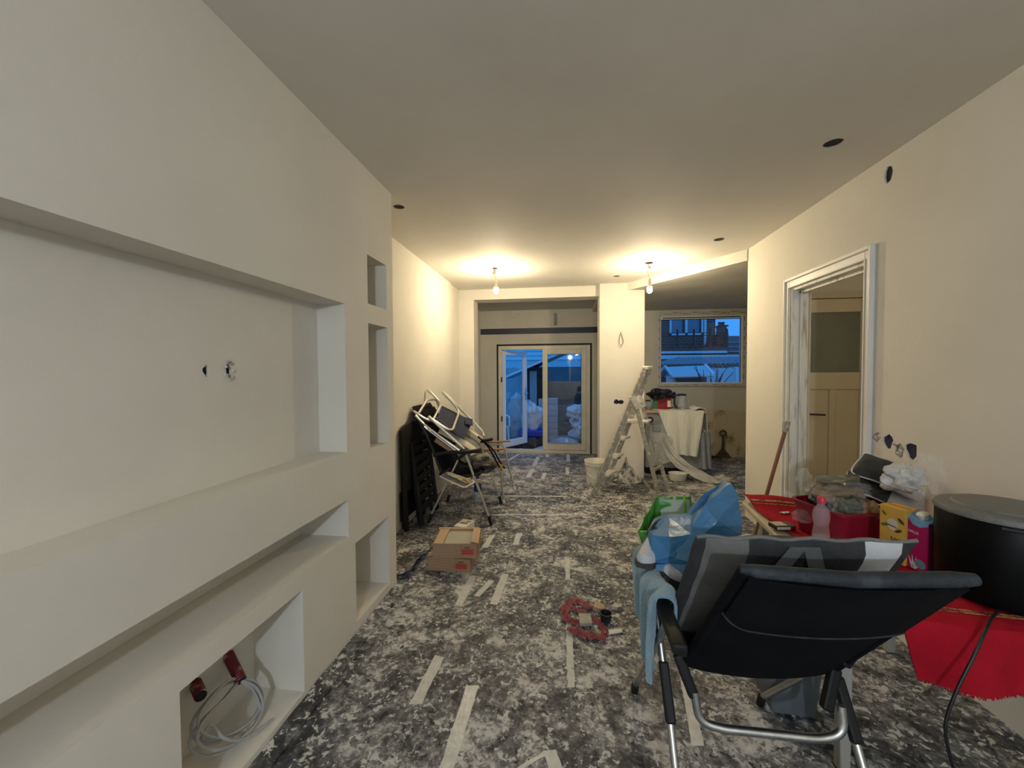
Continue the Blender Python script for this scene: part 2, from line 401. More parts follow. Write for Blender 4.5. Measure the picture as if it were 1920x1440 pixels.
# recessed stretch of left wall behind the media wall, with lining board near the far end
wlb = struct(MB().bx(-1.62, -1.50, -6.7, 7.1, -.05, 2.62).build('wall_left_back', 'plaster'))
struct(MB().bx(-1.5, -1.482, 2.5, 5.08, 0, 2.6).build('trim_1', 'plaster'), 'lining board step on the left wall')
# --- right wall with doorway
wr = MB().bx(RX, 1.875, -6.7, 4.12, -.05, 2.62).build('wall_right', 'plaster')
hole = lambda poly: prism_x(poly, RX - .05, RX + .06)
cut(wr, [MB().bx(RX - .1, 2.0, 2.585, 3.372, -.2, 2.068), hole(rag(2.447, 2.494, .028, .048, seed=5, jag=.2)),
         hole(rag(2.26, 1.012, .044, .042, seed=11)), hole(rag(2.41, 1.035, .040, .040, seed=12)), hole(rag(2.335, 1.00, .036, .04, seed=14)), hole(rag(2.49, 1.045, .028, .03, seed=15))])
struct(wr)
for (yy, zz, a, b, m) in ((2.447, 2.494, .05, .06, 'dark_void'), (2.26, 1.012, .055, .05, 'socket_blue'), (2.41, 1.035, .05, .05, 'socket_blue'), (2.335, 1.0, .04, .05, 'broken_plaster'), (2.49, 1.045, .03, .035, 'broken_plaster')):
    MB().bx(RX + .009, RX + .03, yy - a, yy + a, zz - b, zz + b).build('hole_backing', m, wr)  # the near-black plate stands for hole shade; the others keep their own colour
for (yy, zz) in ((2.33, 1.0), (2.345, .98), (2.32, 1.02), (2.47, 1.05), (2.5, 1.04), (2.37, 1.03)):
    MB().lathe([(0, -.016), (.014, -.01), (.018, 0), (.013, .011), (0, .015)], 7, (RX + .012, yy, zz)).build('plaster_lump', 'broken_plaster', wr)
# --- far partition: left pier, lintel, pillar
struct(MB().bx(-1.5, -1.286, 5.52, 5.79, -.05, 2.62).build('wall_far', 'plaster'), 'narrow plastered pier left of the wide opening')
struct(MB().bx(-1.286, 0.47, 5.52, 5.79, 2.455, 2.62).build('trim_2', 'plaster'), 'plastered lintel over the wide opening')
pil = MB().bx(0.462, 1.042, 5.42, 5.79, -.05, 2.62).build('wall_pillar', 'plaster')
hy = lambda poly: prism_y(poly, 5.3, 5.46)
cut(pil, [hy(rag(.68, 1.02, .036, .036, seed=21, jag=.2)), hy(rag(.745, 1.018, .036, .034, seed=22, jag=.2)), hy(rag(.665, .285, .03, .03, seed=23)), hy(rag(.715, .275, .03, .032, seed=24))])
struct(pil, 'plastered pillar with two rough socket holes')
for (xx, zz) in ((.68, 1.02), (.745, 1.018), (.665, .285), (.715, .275)): MB().bx(xx - .045, xx + .045, 5.448, 5.465, zz - .045, zz + .045).build('hole_backing', 'socket_blue', pil)
mat('ladder_dark', (.16, .15, .13), .5)
MB().tube(spline([(.735, 5.425, 1.92), (.738, 5.40, 1.95), (.722, 5.385, 1.90), (.712, 5.38, 1.83), (.725, 5.38, 1.775), (.75, 5.385, 1.78), (.765, 5.39, 1.83), (.748, 5.40, 1.90), (.745, 5.405, 1.925)], 5),   .004, 6).build('cable_stub', 'ladder_dark', pil, smooth=True)
# --- ceilings
CH = [(-1.164, 2.701, .038), (1.374, 2.278, .042), (1.364, 3.775, .042), (.631, 5.028, .040)]
ce = MB().prism([(-1.62, -6.7), (1.9, -6.7), (1.9, 4.13), (1.745, 4.13), (.80, 5.56), (-1.62, 5.56)], 2.6, 2.615).build('ceiling', 'plaster_ceiling')
cutters = [MB().lathe([(r, 2.5), (r, 2.7)], 22, (x, y, 0)) for x, y, r in CH]
cutters += [MB().lathe([(.03, 2.5), (.03, 2.7)], 18, (-.783, 4.429, 0)), MB().lathe([(.042, 2.5), (.042, 2.7)], 18, (.904, 4.47, 0)), MB().lathe([(.012, 2.5), (.012, 2.7)], 9, (-1.157, 4.801, 0))]
cut(ce, cutters); struct(ce)
for x, y, r in CH + [(-.783, 4.429, .03), (.904, 4.47, .042), (-1.157, 4.801, .012)]:
    MB().lathe([(r + .02, 2.616), (r + .02, 2.72), (0, 2.72)], 20, (x, y, 0)).lathe([(r + .004, 2.603), (r + .02, 2.616)], 20, (x, y, 0)).build('shade_can', 'dark_void', ce) if r > .02 else None  # near-black can added above each cut-out to give its dark shade
    mb = MB(); mb.tube([(x + (r + .001) * math.cos(a * math.pi / 10), y + (r + .001) * math.sin(a * math.pi / 10), 2.6003) for a in range(20)], .0022, 5, closed=True); mb.build('cut_edge', 'broken_plaster', ce)
kc = MB()
pl = [(.80, 5.46), (1.745, 4.12), (3.35, 4.12), (3.35, 7.1), (.47, 7.1), (.47, 5.79), (.80, 5.79)]
zb = lambda y: lerp(2.498, 2.452, max(0, min(1, (y - 4.12) / 2.83)))
zs = [2.505, 2.493, 2.49, 2.452, 2.452, 2.478, 2.49]
n = len(pl); kc.add([(x, y, z) for (x, y), z in zip(pl, zs)] + [(x, y, 2.6) for x, y in pl], [tuple(range(n - 1, -1, -1)), tuple(range(n, 2 * n))] + [(i, (i + 1) % n, n + (i + 1) % n, n + i) for i in range(n)])
struct(kc.build('ceiling_kitchen', 'plaster_grey'), 'lower kitchen ceiling with its shade put in as grey plaster')  # greyer plaster carries the shade of a ceiling the bulbs miss
fb = MB(); fb.add([(.80, 5.455, 2.502), (1.745, 4.115, 2.491), (1.745, 4.115, 2.6), (.80, 5.455, 2.6), (.806, 5.459, 2.502), (1.751, 4.119, 2.491), (1.751, 4.119, 2.6), (.806, 5.459, 2.6)], [(0, 1, 2, 3), (7, 6, 5, 4), (0, 4, 5, 1), (3, 2, 6, 7), (0, 3, 7, 4), (1, 5, 6, 2)])
struct(fb.build('trim_3', 'plaster'), 'plastered fascia stepping down to the kitchen ceiling')
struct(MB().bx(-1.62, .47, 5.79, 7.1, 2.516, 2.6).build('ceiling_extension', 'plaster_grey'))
struct(MB().bx(1.875, 2.85, -1.95, 3.7, 2.6, 2.66).build('ceiling_hall', 'plaster_ceiling'))
# --- back wall with french doors and kitchen window
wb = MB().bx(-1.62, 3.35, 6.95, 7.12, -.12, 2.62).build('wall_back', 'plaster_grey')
cut(wb, [MB().bx(-1.21, .462, 6.8, 7.3, -.03, 1.922), MB().bx(1.60, 2.92, 6.8, 7.3, 1.215, 2.44), MB().bx(-1.535, .6, 6.8, 6.99, 2.098, 2.20)])
struct(wb)
MB().bx(-1.53, .6, 6.975, 6.985, 2.10, 2.198).build('slot_membrane', 'navy', wb)
for p, q in (((-.95, 2.49), (-.72, 2.44)),):
    MB().tube(spline([(-.96, 6.945, 2.50), (-.93, 6.93, 2.42), (-.88, 6.93, 2.385), (-.83, 6.93, 2.40), (-.80, 6.94, 2.47)], 6), .006, 6).build('cable_stub', 'plaster_grey', wb, smooth=True)
mb = MB().bx(-.40, -.345, 6.93, 6.95, 2.34, 2.46); mb.build('chase_patch', 'plaster_grey', wb)
mb = MB().bx(-.19, -.135, 6.943, 6.95, 2.24, 2.45); mb.build('chase_patch', 'concrete', wb)
struct(MB().bx(3.20, 3.35, 4.0, 7.1, -.05, 2.62).build('wall_kitchen', 'plaster_grey'))
struct(MB().bx(1.875, 3.35, 4.0, 4.12, -.05, 2.62).build('wall_kitchen_near', 'plaster_grey'))
# bare and stained lower strip of the kitchen wall below the window
mat('bare_wall', (0.52, 0.46, 0.34), 0.9, col2=(0.15, 0.10, 0.045), nscale=2.6, lo=.50, hi=.64, detail=9, bump=.5, bscale=25, nrough=.65)
pol = [(1.05, 0), (3.19, 0), (3.19, .70), (2.95, .735), (2.7, .765), (2.45, .785), (2.2, .78), (1.95, .80), (1.7, .79), (1.4, .8), (1.05, .79)]
struct(prism_y(pol, 6.935, 6.95).build('trim_4', 'bare_wall'), 'bare stained masonry strip below the kitchen window')
struct(MB().bx(1.9, 3.19, 6.905, 6.935, 0, .03).build('baseboard_back', 'broken_plaster'))
# --- street side wall behind the camera with its window
wf = MB().bx(-1.62, 1.9, -6.75, -6.6, -.05, 2.66).build('wall_front', 'plaster')
cut(wf, [MB().bx(-.92, 1.42, -6.9, -6.4, .88, 2.42)]); struct(wf)
w3 = MB()
for (a, b, c, d) in ((-.92, 1.42, .88, .94), (-.92, 1.42, 2.36, 2.42), (-.92, -.86, .88, 2.42), (1.36, 1.42, .88, 2.42), (.22, .28, .88, 2.42)): w3.bx(a, b, -6.72, -6.65, c, d)
o = struct(w3.build('window_3', 'pvc_white'), 'white street window behind the viewer')
MB().bx(-.86, 1.36, -6.689, -6.685, .94, 2.36).build('pane', 'glass', o)
# --- hall behind the right wall
struct(MB().bx(1.875, 2.85, -2.0, -1.88, -.05, 2.62).build('wall_hall_start', 'plaster'))
struct(MB().bx(1.875, 2.85, 3.60, 3.72, -.05, 2.62).build('wall_hall_end', 'plaster'))
struct(MB().bx(2.72, 2.85, -1.95, 3.6, -.05, 2.62).build('wall_hall_side', 'plaster'))

# --- doorway lining and architrave
def profile_frame():
    o = MB()
    # architrave strips on room face: outer and inner fillets
    for (y0, y1, z0, z1) in ((2.522, 2.585, 0, 2.145), (3.372, 3.432, 0, 2.145), (2.585, 3.372, 2.068, 2.145)):
        o.bx(RX - .016, RX, y0, y1, z0, z1)
    for (y0, y1, z0, z1) in ((2.522, 2.542, 0, 2.145), (3.412, 3.432, 0, 2.145), (2.542, 3.412, 2.122, 2.145)):
        o.bx(RX - .030, RX - .016, y0, y1, z0, z1)
    for (y0, y1, z0, z1) in ((2.575, 2.585, 0, 2.078), (3.372, 3.382, 0, 2.078), (2.585, 3.372, 2.068, 2.078)):
        o.bx(RX - .022, RX - .016, y0, y1, z0, z1)
    return o
fr = struct(profile_frame().build('trim_5', 'white_paint', bevel=.003, bseg=1), 'white moulded architrave round the doorway')
jl = MB(); jl.bx(RX, 1.875, 3.345, 3.372, 0, 2.068); jl.bx(1.80, 1.815, 3.325, 3.345, 0, 2.05); jl.bx(RX - .012, RX + .028, 3.338, 3.346, 0, 2.06)
jl.bx(RX, 1.875, 2.585, 2.607, 0, 2.068); jl.bx(1.80, 1.815, 2.607, 2.627, 0, 2.05); jl.bx(RX, 1.875, 2.607, 3.345, 2.045, 2.068); jl.bx(1.80, 1.815, 2.607, 3.345, 2.02, 2.045)
struct(jl.build('trim_6', 'worn_white', bevel=.002, bseg=1), 'worn white door lining inside the doorway')
struct(MB().bx(1.868, 1.882, 3.337, 3.348, 0, 2.06).build('trim_7', 'cream_paint'))

# --- hall cupboard door (cream, glazed top panel, two lower panels)
d1 = bpy.data.objects.new('door_1', None); C.objects.link(d1); d1.location = (1.93, 3.555, .01); d1['kind'] = 'structure'; d1['label'] = 'cream panelled hall door with a dim glazed upper panel'
W_, Hd = .505, 2.00
b = MB()
b.bx(0, .06, 0, .035, 0, Hd); b.bx(W_ - .06, W_, 0, .035, 0, Hd); b.bx(.06, W_ - .06, 0, .035, Hd - .11, Hd); b.bx(.06, W_ - .06, 0, .035, 1.26, 1.40); b.bx(.06, W_ - .06, 0, .035, 0, .14); b.bx(.222, .272, 0, .035, .14, 1.26)
b.build('door_frame', 'cream_paint', d1, bevel=.004, bseg=1)
for x0, x1 in ((.06, .222), (.272, W_ - .06)): MB().bx(x0, x1, .012, .024, .14, 1.26).build('panel', 'cream_paint', d1)
MB().bx(.06, W_ - .06, .014, .020, 1.40, Hd - .11).build('pane', 'frosted_glass', d1)
hd = MB(); hd.box((.045, -.004, 1.04), (.03, .008, .16)); hd.tube(fillet([(.045, -.005, 1.06), (.045, -.05, 1.06), (.16, -.055, 1.055)], .015), .008, 8); hd.build('handle', 'black_plastic', d1, smooth=True)
fm = MB(); fm.bx(1.885, 1.925, 3.55, 3.60, 0, 2.05); fm.bx(2.44, 2.48, 3.55, 3.60, 0, 2.05); fm.bx(1.885, 2.48, 3.55, 3.60, 2.015, 2.06)
struct(fm.build('trim_8', 'cream_paint'), 'cream frame round the hall door')

# --- french doors
fd = bpy.data.objects.new('door_2', None); C.objects.link(fd); fd.location = (-.385, 6.97, -.02); fd['kind'] = 'structure'; fd['label'] = 'cream french doors with the left leaf standing open'
f = MB(); x0, x1, zt = -1.178, .432, 1.892
f.bx(x0, x0 + .068, 6.95, 7.03, -.02, zt); f.bx(x1 - .068, x1, 6.95, 7.03, -.02, zt); f.bx(x0 + .068, x1 - .068, 6.95, 7.03, zt - .068, zt); f.bx(x0 + .068, x1 - .068, 6.95, 7.03, -.02, .05)
f.build('door_frame', 'pvc_cream', fd, world=True, bevel=.004, bseg=1)
lx0, lx1, lz0, lz1 = -.388, .364, .055, 1.824
l = MB(); l.bx(lx0, lx0 + .088, 6.944, 7.0, lz0, lz1); l.bx(lx1 - .088, lx1, 6.944, 7.0, lz0, lz1); l.bx(lx0 + .088, lx1 - .088, 6.944, 7.0, lz1 - .09, lz1); l.bx(lx0 + .088, lx1 - .088, 6.944, 7.0, lz0, lz0 + .12)
l.bx(lx0 - .003, lx0 + .025, 6.938, 6.944, lz0, lz1)
lf = l.build('door_leaf', 'pvc_cream', fd, world=True, bevel=.004, bseg=1)
MB().bx(lx0 + .088, lx1 - .088, 6.968, 6.974, lz0 + .12, lz1 - .09).build('pane', 'glass', lf, world=True)
g_ = MB()
for (a, b_, c, d) in ((lx0 + .084, lx0 + .09, lz0 + .116, lz1 - .086), (lx1 - .09, lx1 - .084, lz0 + .116, lz1 - .086), (lx0 + .084, lx1 - .084, lz1 - .092, lz1 - .086), (lx0 + .084, lx1 - .084, lz0 + .114, lz0 + .12)): g_.bx(a, b_, 6.942, 6.95, c, d)
g_.build('gasket', 'dark_void', lf, world=True)
ang = R(58); hx, hyy = -1.108, 7.005
def lw(u, t, z): return (hx + u * math.cos(ang) - t * math.sin(ang), hyy + u * math.sin(ang) + t * math.cos(ang), z)
def lbox(mb, u0, u1, t0, t1, z0, z1):
    vs = [lw(u, t, z) for z in (z0, z1) for t in (t0, t1) for u in (u0, u1)]
    return mb.add(vs, [(0, 2, 3, 1), (4, 5, 7, 6), (0, 1, 5, 4), (2, 6, 7, 3), (0, 4, 6, 2), (1, 3, 7, 5)])
l = MB(); LW = .72
lbox(l, 0, .09, 0, .056, lz0, lz1); lbox(l, LW - .09, LW, 0, .056, lz0, lz1); lbox(l, .09, LW - .09, 0, .056, lz1 - .09, lz1); lbox(l, .09, LW - .09, 0, .056, lz0, lz0 + .12)
lo = l.build('door_leaf', 'pvc_white', fd, world=True, bevel=.004, bseg=1)
l = MB(); lbox(l, .09, LW - .09, .025, .031, lz0 + .12, lz1 - .09); l.build('pane', 'glass', lo, world=True)
l = MB(); lbox(l, LW - .065, LW - .03, -.008, 0, .88, 1.12); l.tube(fillet([lw(LW - .047, -.008, 1.02), lw(LW - .047, -.055, 1.02), lw(LW - .17, -.055, 1.02)], .02), .010, 8); lbox(l, LW - .065, LW - .03, .056, .062, .88, 1.12); l.tube(fillet([lw(LW - .047, .06, 1.02), lw(LW - .047, .105, 1.02), lw(LW - .17, .105, 1.02)], .02), .010, 8)
l.build('handle', 'steel', lo, world=True, smooth=True)
for z in (.55, 1.25): MB().bx(-1.128, -1.108, 6.93, 6.95, z, z + .09).build('hinge', 'dark_void', fd, world=True)
fo = MB(); fo.bx(-1.208, -1.18, 6.965, 7.02, -.02, 1.92); fo.bx(.434, .46, 6.965, 7.02, -.02, 1.92); fo.bx(-1.208, .46, 6.965, 7.02, 1.893, 1.92)
struct(fo.build('trim_9', 'dark_foam'), 'dark expanding-foam joint round the french doors')

# --- kitchen window
kw = bpy.data.objects.new('window_1', None); C.objects.link(kw); kw.location = (2.25, 6.98, 1.2); kw['kind'] = 'structure'; kw['label'] = 'kitchen window in a white frame edged with marked tape'
f = MB(); a0, a1, c0, c1 = 1.575, 2.945, 1.195, 2.445
f.bx(a0, a0 + .03, 6.93, 7.02, c0, c1); f.bx(a1 - .075, a1, 6.93, 7.02, c0, c1); f.bx(a0 + .03, a1 - .075, 6.93, 7.02, c0, c0 + .045); f.bx(a0 + .03, a1 - .075, 6.93, 7.02, c1 - .15, c1)
f.build('window_frame', 'pvc_white', kw, world=True, bevel=.004, bseg=1)
mat('tape_pale', (0.50, 0.48, 0.42), 0.5)
t = MB(); t.bx(a0 - .012, a1 + .01, 6.924, 6.93, c1 - .10, c1 + .006); t.bx(a0 - .012, a0 + .022, 6.924, 6.93, c0 + .03, c1 - .10); t.bx(a1 - .06, a1 + .01, 6.924, 6.93, c0 + .03, c1 - .10); t.bx(a0 - .012, a1 + .01, 6.924, 6.93, c0 - .02, c0 + .03)
t.build('frame_tape', 'tape_pale', kw, world=True)
for i in range(9):   # printed marks on the tape
    x = lerp(a0 + .06, a1 - .1, i / 8)
    MB().bx(x, x + .09, 6.9225, 6.924, c1 - (.045 if i % 2 else .065), c1 - (.038 if i % 2 else .058)).build('printed_mark', 'dark_foam', kw, world=True)
    MB().bx(x + .11, x + .125, 6.9225, 6.924, c1 - (.05 if i % 2 else .07), c1 - (.036 if i % 2 else .056)).build('printed_mark', 'dark_foam', kw, world=True)
    if i < 8: MB().bx(x + .03, x + .10, 6.9225, 6.924, c0 + (.004 if i % 2 else -.01), c0 + (.009 if i % 2 else -.005)).build('printed_mark', 'dark_foam', kw, world=True)
    if i < 7:
        z = lerp(c0 + .1, c1 - .2, i / 6)
        MB().bx(a1 - .04, a1 - .033, 6.9225, 6.924, z, z + .07).build('printed_mark', 'dark_foam', kw, world=True)
        MB().bx(a1 - .012, a1 - .002, 6.9225, 6.924, z + .1, z + .115).build('printed_mark', 'dark_foam', kw, world=True)
        MB().bx(a0 - .01, a0 - .002, 6.9225, 6.924, z + .02, z + .06).build('printed_mark', 'dark_foam', kw, world=True)
MB().bx(a0 + .05, a1 - .09, 6.922, 6.93, c1 - .135, c1 - .12).build('vent_slot', 'dark_foam', kw, world=True)
g_ = MB(); g_.bx(a0 + .03, a1 - .075, 6.965, 6.97, c1 - .158, c1 - .15); g_.bx(a1 - .083, a1 - .075, 6.965, 6.97, c0 + .045, c1 - .15); g_.build('gasket', 'dark_void', kw, world=True)
MB().bx(a0 + .03, a1 - .075, 6.98, 6.986, c0 + .045, c1 - .15).build('pane', 'glass', kw, world=True)
cb = struct(MB().bx(1.552, 1.560, 6.935, 6.95, 1.2, 2.452).build('trim_10', 'pvc_white'), 'corner bead beside the kitchen window')

# --- bare bulbs on their wires: each lamp carries its own light
bulb_mat('bulb_glass', (1.0, .86, .6), 30.0)
mat('ivory_plastic', (.62, .58, .48), .4)
BULB_W = 29
def bulb_lamp(label, top, bulb_z, lean, style, watts=None, col=(1.0, 0.82, 0.53), rad=.033):
    t = thing('pendant_bulb', label, 'lamp', top)
    dz = bulb_z - top[2]
    if style == 0:
        MB().box((-.004, 0, -.03), (.026, .024, .05)).box((-.014, 0, -.055), (.03, .028, .035)).build('connector_block', 'ivory_plastic', t, bevel=.003)
        w = MB(); w.tube(spline([(-.006, 0, -.05), (-.004, 0, -.11), (lean, 0, dz + .09)], 5), .003, 6); w.tube(spline([(.002, .002, -.05), (.006, 0, -.10), (lean + .002, 0, dz + .09)], 5), .003, 6)
    else:
        MB().box((.004, 0, -.05), (.03, .022, .022), (0, .6, 0)).build('connector_block', 'ivory_plastic', t, bevel=.003)
        w = MB(); w.tube(spline([(-.012, 0, .02), (-.006, 0, -.03), (.006, 0, -.05), (-.016, 0, -.08), (-.012, 0, -.11), (lean, 0, dz + .09)], 5), .004, 6)
    w.build('wire', 'ivory_plastic', t, smooth=True)
    hz = dz + .045
    MB().lathe([(.006, .06), (.012, .05), (.016, .03), (.017, 0), (.016, -.012)], 16, (lean, 0, hz)).build('lamp_holder', 'ivory_plastic', t, smooth=True)
    MB().lathe([(.015, .04), (.018, .028), (.025, .012), (.0265, .006), (.0, .006)], 20, (lean, 0, dz)).build('bulb_collar', 'ivory_plastic', t, smooth=True)
    pr = [(.0255, .006), (.028, -.005), (.030, -.022), (.027, -.038), (.018, -.050), (.006, -.056), (0, -.0565)]
    bo = MB().lathe(pr, 20, (lean, 0, dz - .005)).build('bulb', 'bulb_glass', t, smooth=True)
    l = bpy.data.lights.new('bulb_light', 'POINT'); l.energy = watts or BULB_W; l.color = col; l.shadow_soft_size = rad
    lo_ = bpy.data.objects.new('bulb_light', l); C.objects.link(lo_); lo_.parent = t; lo_.location = (lean, 0, dz - .030)
    bo.visible_shadow = True
    return t
bulb_lamp('bare lit bulb hanging in front of the lintel over the french doors', (-.783, 4.429, 2.6), 2.375, .012, 0)
bulb_lamp('bare lit bulb on a kinked wire hanging beside the kitchen ceiling step', (.904, 4.47, 2.6), 2.335, .006, 1)
# unseen bulbs behind the viewer, cooler white; the first is added fill
bulb_lamp('added cool white fill bulb out of view behind the viewer', (.20, -2.2, 2.6), 2.05, .004, 0, 105, (0.80, 0.89, 1.0), .05)
bulb_lamp('cool white bulb hanging near the street window', (.57, -5.6, 2.6), 2.335, .004, 1, 40, (0.80, 0.90, 1.0))
bulb_lamp('added warm fill bulb out of view in the hall', (2.25, 1.3, 2.6), 2.335, .004, 0, 9, (1.0, 0.86, 0.62))  # unseen lamp added to brighten the hall door

# ================================================================== FAR LEFT: chairs, boxes, litter
mat('black_fabric', (0.0045, 0.005, 0.0065), 0.9, col2=(0.009, 0.010, 0.012), nscale=14, spec=.15, bump=.2, bscale=120)
mat('black_resin', (0.008, 0.008, 0.008), 0.55, col2=(0.014, 0.014, 0.013), nscale=6, spec=.3)
mat('navy_fabric', (0.016, 0.022, 0.048), 0.85, col2=(0.028, 0.034, 0.062), nscale=20, bump=.15, bscale=150)
mat('alu_pale', (0.66, 0.64, 0.58), 0.38, metal=.85, col2=(0.5, .48, .42), nscale=12)
mat('cap_cream', (0.70, 0.66, 0.54), 0.5)
mat('wood_orange', (0.36, 0.17, 0.07), 0.45, col2=(0.26, 0.11, 0.045), nscale=6, stretch=(8, 1, 1))
mat('wood_tan', (0.40, 0.22, 0.11), 0.5, col2=(0.3, .16, .08), nscale=8)
mat('stripe_cream', (0.62, 0.58, 0.47), 0.85, bump=.15, bscale=80)
mat('stripe_grey', (0.20, 0.20, 0.17), 0.85, bump=.15, bscale=80)
mat('stripe_dark', (0.075, 0.08, 0.07), 0.85, bump=.15, bscale=80)
mat('rag_cream', (0.60, 0.52, 0.38), 0.9, col2=(0.42, 0.30, 0.14), nscale=14, lo=.5, hi=.75, bump=.3, bscale=60)
mat('glove_yellow', (0.50, 0.34, 0.10), 0.8, col2=(0.35, .22, .06), nscale=20)
mat('bag_mix', (0.30, 0.27, 0.21), 0.6, col2=(0.025, 0.024, 0.022), nscale=5, lo=.45, hi=.58, detail=4, bump=.5, bscale=18)
mat('cardboard', (0.36, 0.235, 0.14), 0.8, col2=(0.30, 0.19, 0.11), nscale=5, bump=.05)
mat('cardboard_light', (0.50, 0.35, 0.22), 0.8, col2=(0.44, .30, .18), nscale=5)
mat('print_red', (0.40, 0.055, 0.035), 0.6)
mat('print_dark', (0.05, 0.045, 0.04), 0.6)
mat('tile_grey', (0.42, 0.40, 0.34), 0.5, col2=(0.36, .345, .30), nscale=6)
mat('white_card', (0.72, 0.69, 0.58), 0.6)
mat('red_net', (0.42, 0.085, 0.085), 0.55, col2=(0.28, 0.05, 0.055), nscale=40, bump=.5, bscale=90)
film_mat('red_film', (0.36, 0.09, 0.10), .66, .55)
mat('grey_scrap', (0.42, 0.41, 0.36), 0.7, col2=(.3, .29, .26), nscale=20)
mat('white_paper', (0.70, 0.69, 0.64), 0.7)
mat('sheet_blue', (0.02, 0.035, 0.11), 0.5)
film_mat('clear_plastic', (0.80, 0.82, 0.84), .22, .08)
mat('label_blue', (0.03, 0.07, 0.22), .4)
film_mat('water', (0.75, 0.80, 0.84), .25, .03)

def lump(c, d, seed=0, amp=.25, fr=1.6, lv=3, flat=None, M=None):
    """crumpled closed shape"""
    bm = bmesh.new(); bmesh.ops.create_icosphere(bm, subdivisions=lv, radius=1.0)
    mb = MB(); vs = []
    for v in bm.verts:
        p = v.co.copy(); k = 1 + amp * mnoise.noise(p * fr + Vector((seed * 7.3, seed, -seed * 3.1))) + amp * .5 * abs(mnoise.noise(p * fr * 2.7 + Vector((seed, 2, 5))))
        q = Vector((p.x * d[0] * k, p.y * d[1] * k, p.z * d[2] * k))
        if flat is not None: q.z = max(q.z, -flat)
        if M is not None: q = M @ q
        vs.append(q + Vector(c))
    mb.add(vs, [tuple(v.index for v in f.verts) for f in bm.faces]); bm.free(); return mb

def pillow(corners, thick, stripes, nu=24, nv=24, seed=0, wob=.006, puff=.5):
    """stuffed slab between four corners; stripes = [(share, material index)] along v"""
    a, b, c, d = [Vector(p) for p in corners]
    nrm = (b - a).cross(d - a).normalized(); acc = []; t = 0
    for sh, mi in stripes: t += sh; acc.append((t, mi))
    def P(u, v, s):
        p = (a * (1 - u) + b * u) * (1 - v) + (d * (1 - u) + c * u) * v
        e = (min(u, 1 - u) * 2 * min(v, 1 - v) * 2); k = min(1, (16 * u * (1 - u) * v * (1 - v)) ** (puff * .6))
        w = wob * nz(u * 5, v * 5, seed)
        return p + nrm * (s * thick * .5 * (0.10 + .9 * k) + w)
    mb = MB(); w = nv + 1; vs = [P(i / nu, j / nv, 1) for i in range(nu + 1) for j in range(nv + 1)] + [P(i / nu, j / nv, -1) for i in range(nu + 1) for j in range(nv + 1)]
    o = (nu + 1) * w; mb.v = vs
    def mi(j):
        t = (j + .5) / nv
        for lim, m in acc:
            if t <= lim + 1e-6: return m
        return acc[-1][1]
    for i in range(nu):
        for j in range(nv):
            q = (i * w + j, (i + 1) * w + j, (i + 1) * w + j + 1, i * w + j + 1)
            mb.f += [q, tuple(o + k for k in reversed(q))]; mb.mi += [mi(j)] * 2
    for j in range(nv):
        mb.f += [(j, j + 1, o + j + 1, o + j), (nu * w + j + 1, nu * w + j, o + nu * w + j, o + nu * w + j + 1)]; mb.mi += [mi(j)] * 2
    for i in range(nu):
        mb.f += [((i + 1) * w, i * w, o + i * w, o + (i + 1) * w), (i * w + nv, (i + 1) * w + nv, o + (i + 1) * w + nv, o + i * w + nv)]; mb.mi += [mi(0), mi(nv - 1)]
    return mb

# --- black camping armchair with aluminium legs
Yn, Yf = 3.585, 4.175
ca = thing('camping_chair', 'black camping armchair with splayed aluminium legs loaded with folded chairs', 'chair', (-1.0, 3.88, 0))
for yy in (Yn, Yf):
    for top, foot in (((-.925, .668), (-.688, .035)), ((-.985, .628), (-1.285, .035))):
        lg = MB().bar((top[0], yy, top[1]), (foot[0], yy, foot[1]), .018, .026, up=(0, 1, 0)).build('leg', 'alu_pale', ca, world=True, bevel=.003, bseg=1)
        dx = (foot[0] - top[0]) / .63; MB().bar((foot[0] - dx * .05, yy, .085), (foot[0] + dx * .012, yy, .002), .026, .036, up=(0, 1, 0)).build('foot_cap', 'black_resin', lg, world=True, bevel=.003)
    ar = MB().surf(lambda u, v, yy=yy: (lerp(-1.235, -.775, u), yy + (v - .5) * .05, .645 + .062 * u + .008 * math.sin(u * 6)), 8, 3, .03).build('armrest', 'black_resin', ca, world=True, bevel=.006, smooth=True)
    MB().bar((-1.0, yy, .61), (-.92, yy, .675), .03, .05, up=(0, 1, 0)).build('hinge_plate', 'black_resin', ca, world=True, bevel=.004)
    MB().tube(spline([(-.80, yy, .475), (-1.02, yy, .44), (-1.15, yy, .47), (-1.23, yy, .66), (-1.32, yy, .86), (-1.435, yy, 1.05)], 6), .013, 8).build('side_rail', 'black_resin', ca, world=True, smooth=True)
MB().tube([(-.80, Yn, .475), (-.79, Yf, .475)], .016, 8).build('front_rail', 'black_resin', ca, world=True, smooth=True)
MB().bar((-1.15, Yn, .32), (-1.15, Yf, .32), .018, .018).build('stretcher', 'alu_pale', ca, world=True)
_pr = spline([(-.80, 0, .478), (-1.0, 0, .435), (-1.12, 0, .45), (-1.19, 0, .56), (-1.26, 0, .73), (-1.34, 0, .89), (-1.425, 0, 1.04)], 5)
def _cf(u, v):
    k = u * (len(_pr) - 1); i = min(int(k), len(_pr) - 2); p = _pr[i].lerp(_pr[i + 1], k - i)
    s = math.sin(math.pi * v); return (p.x - .012 * s, lerp(Yn + .01, Yf - .01, v), p.z - .022 * s)
MB().surf(_cf, 26, 10, .012).build('seat_fabric', 'black_fabric', ca, world=True, smooth=True)
pillow([(-1.36, Yn + .0, .915), (-1.36, Yf, .915), (-1.455, Yf - .04, 1.10), (-1.455, Yn + .04, 1.10)], .05, [(1, 0)], 12, 8).build('head_pad', 'black_fabric', ca, world=True, smooth=True)
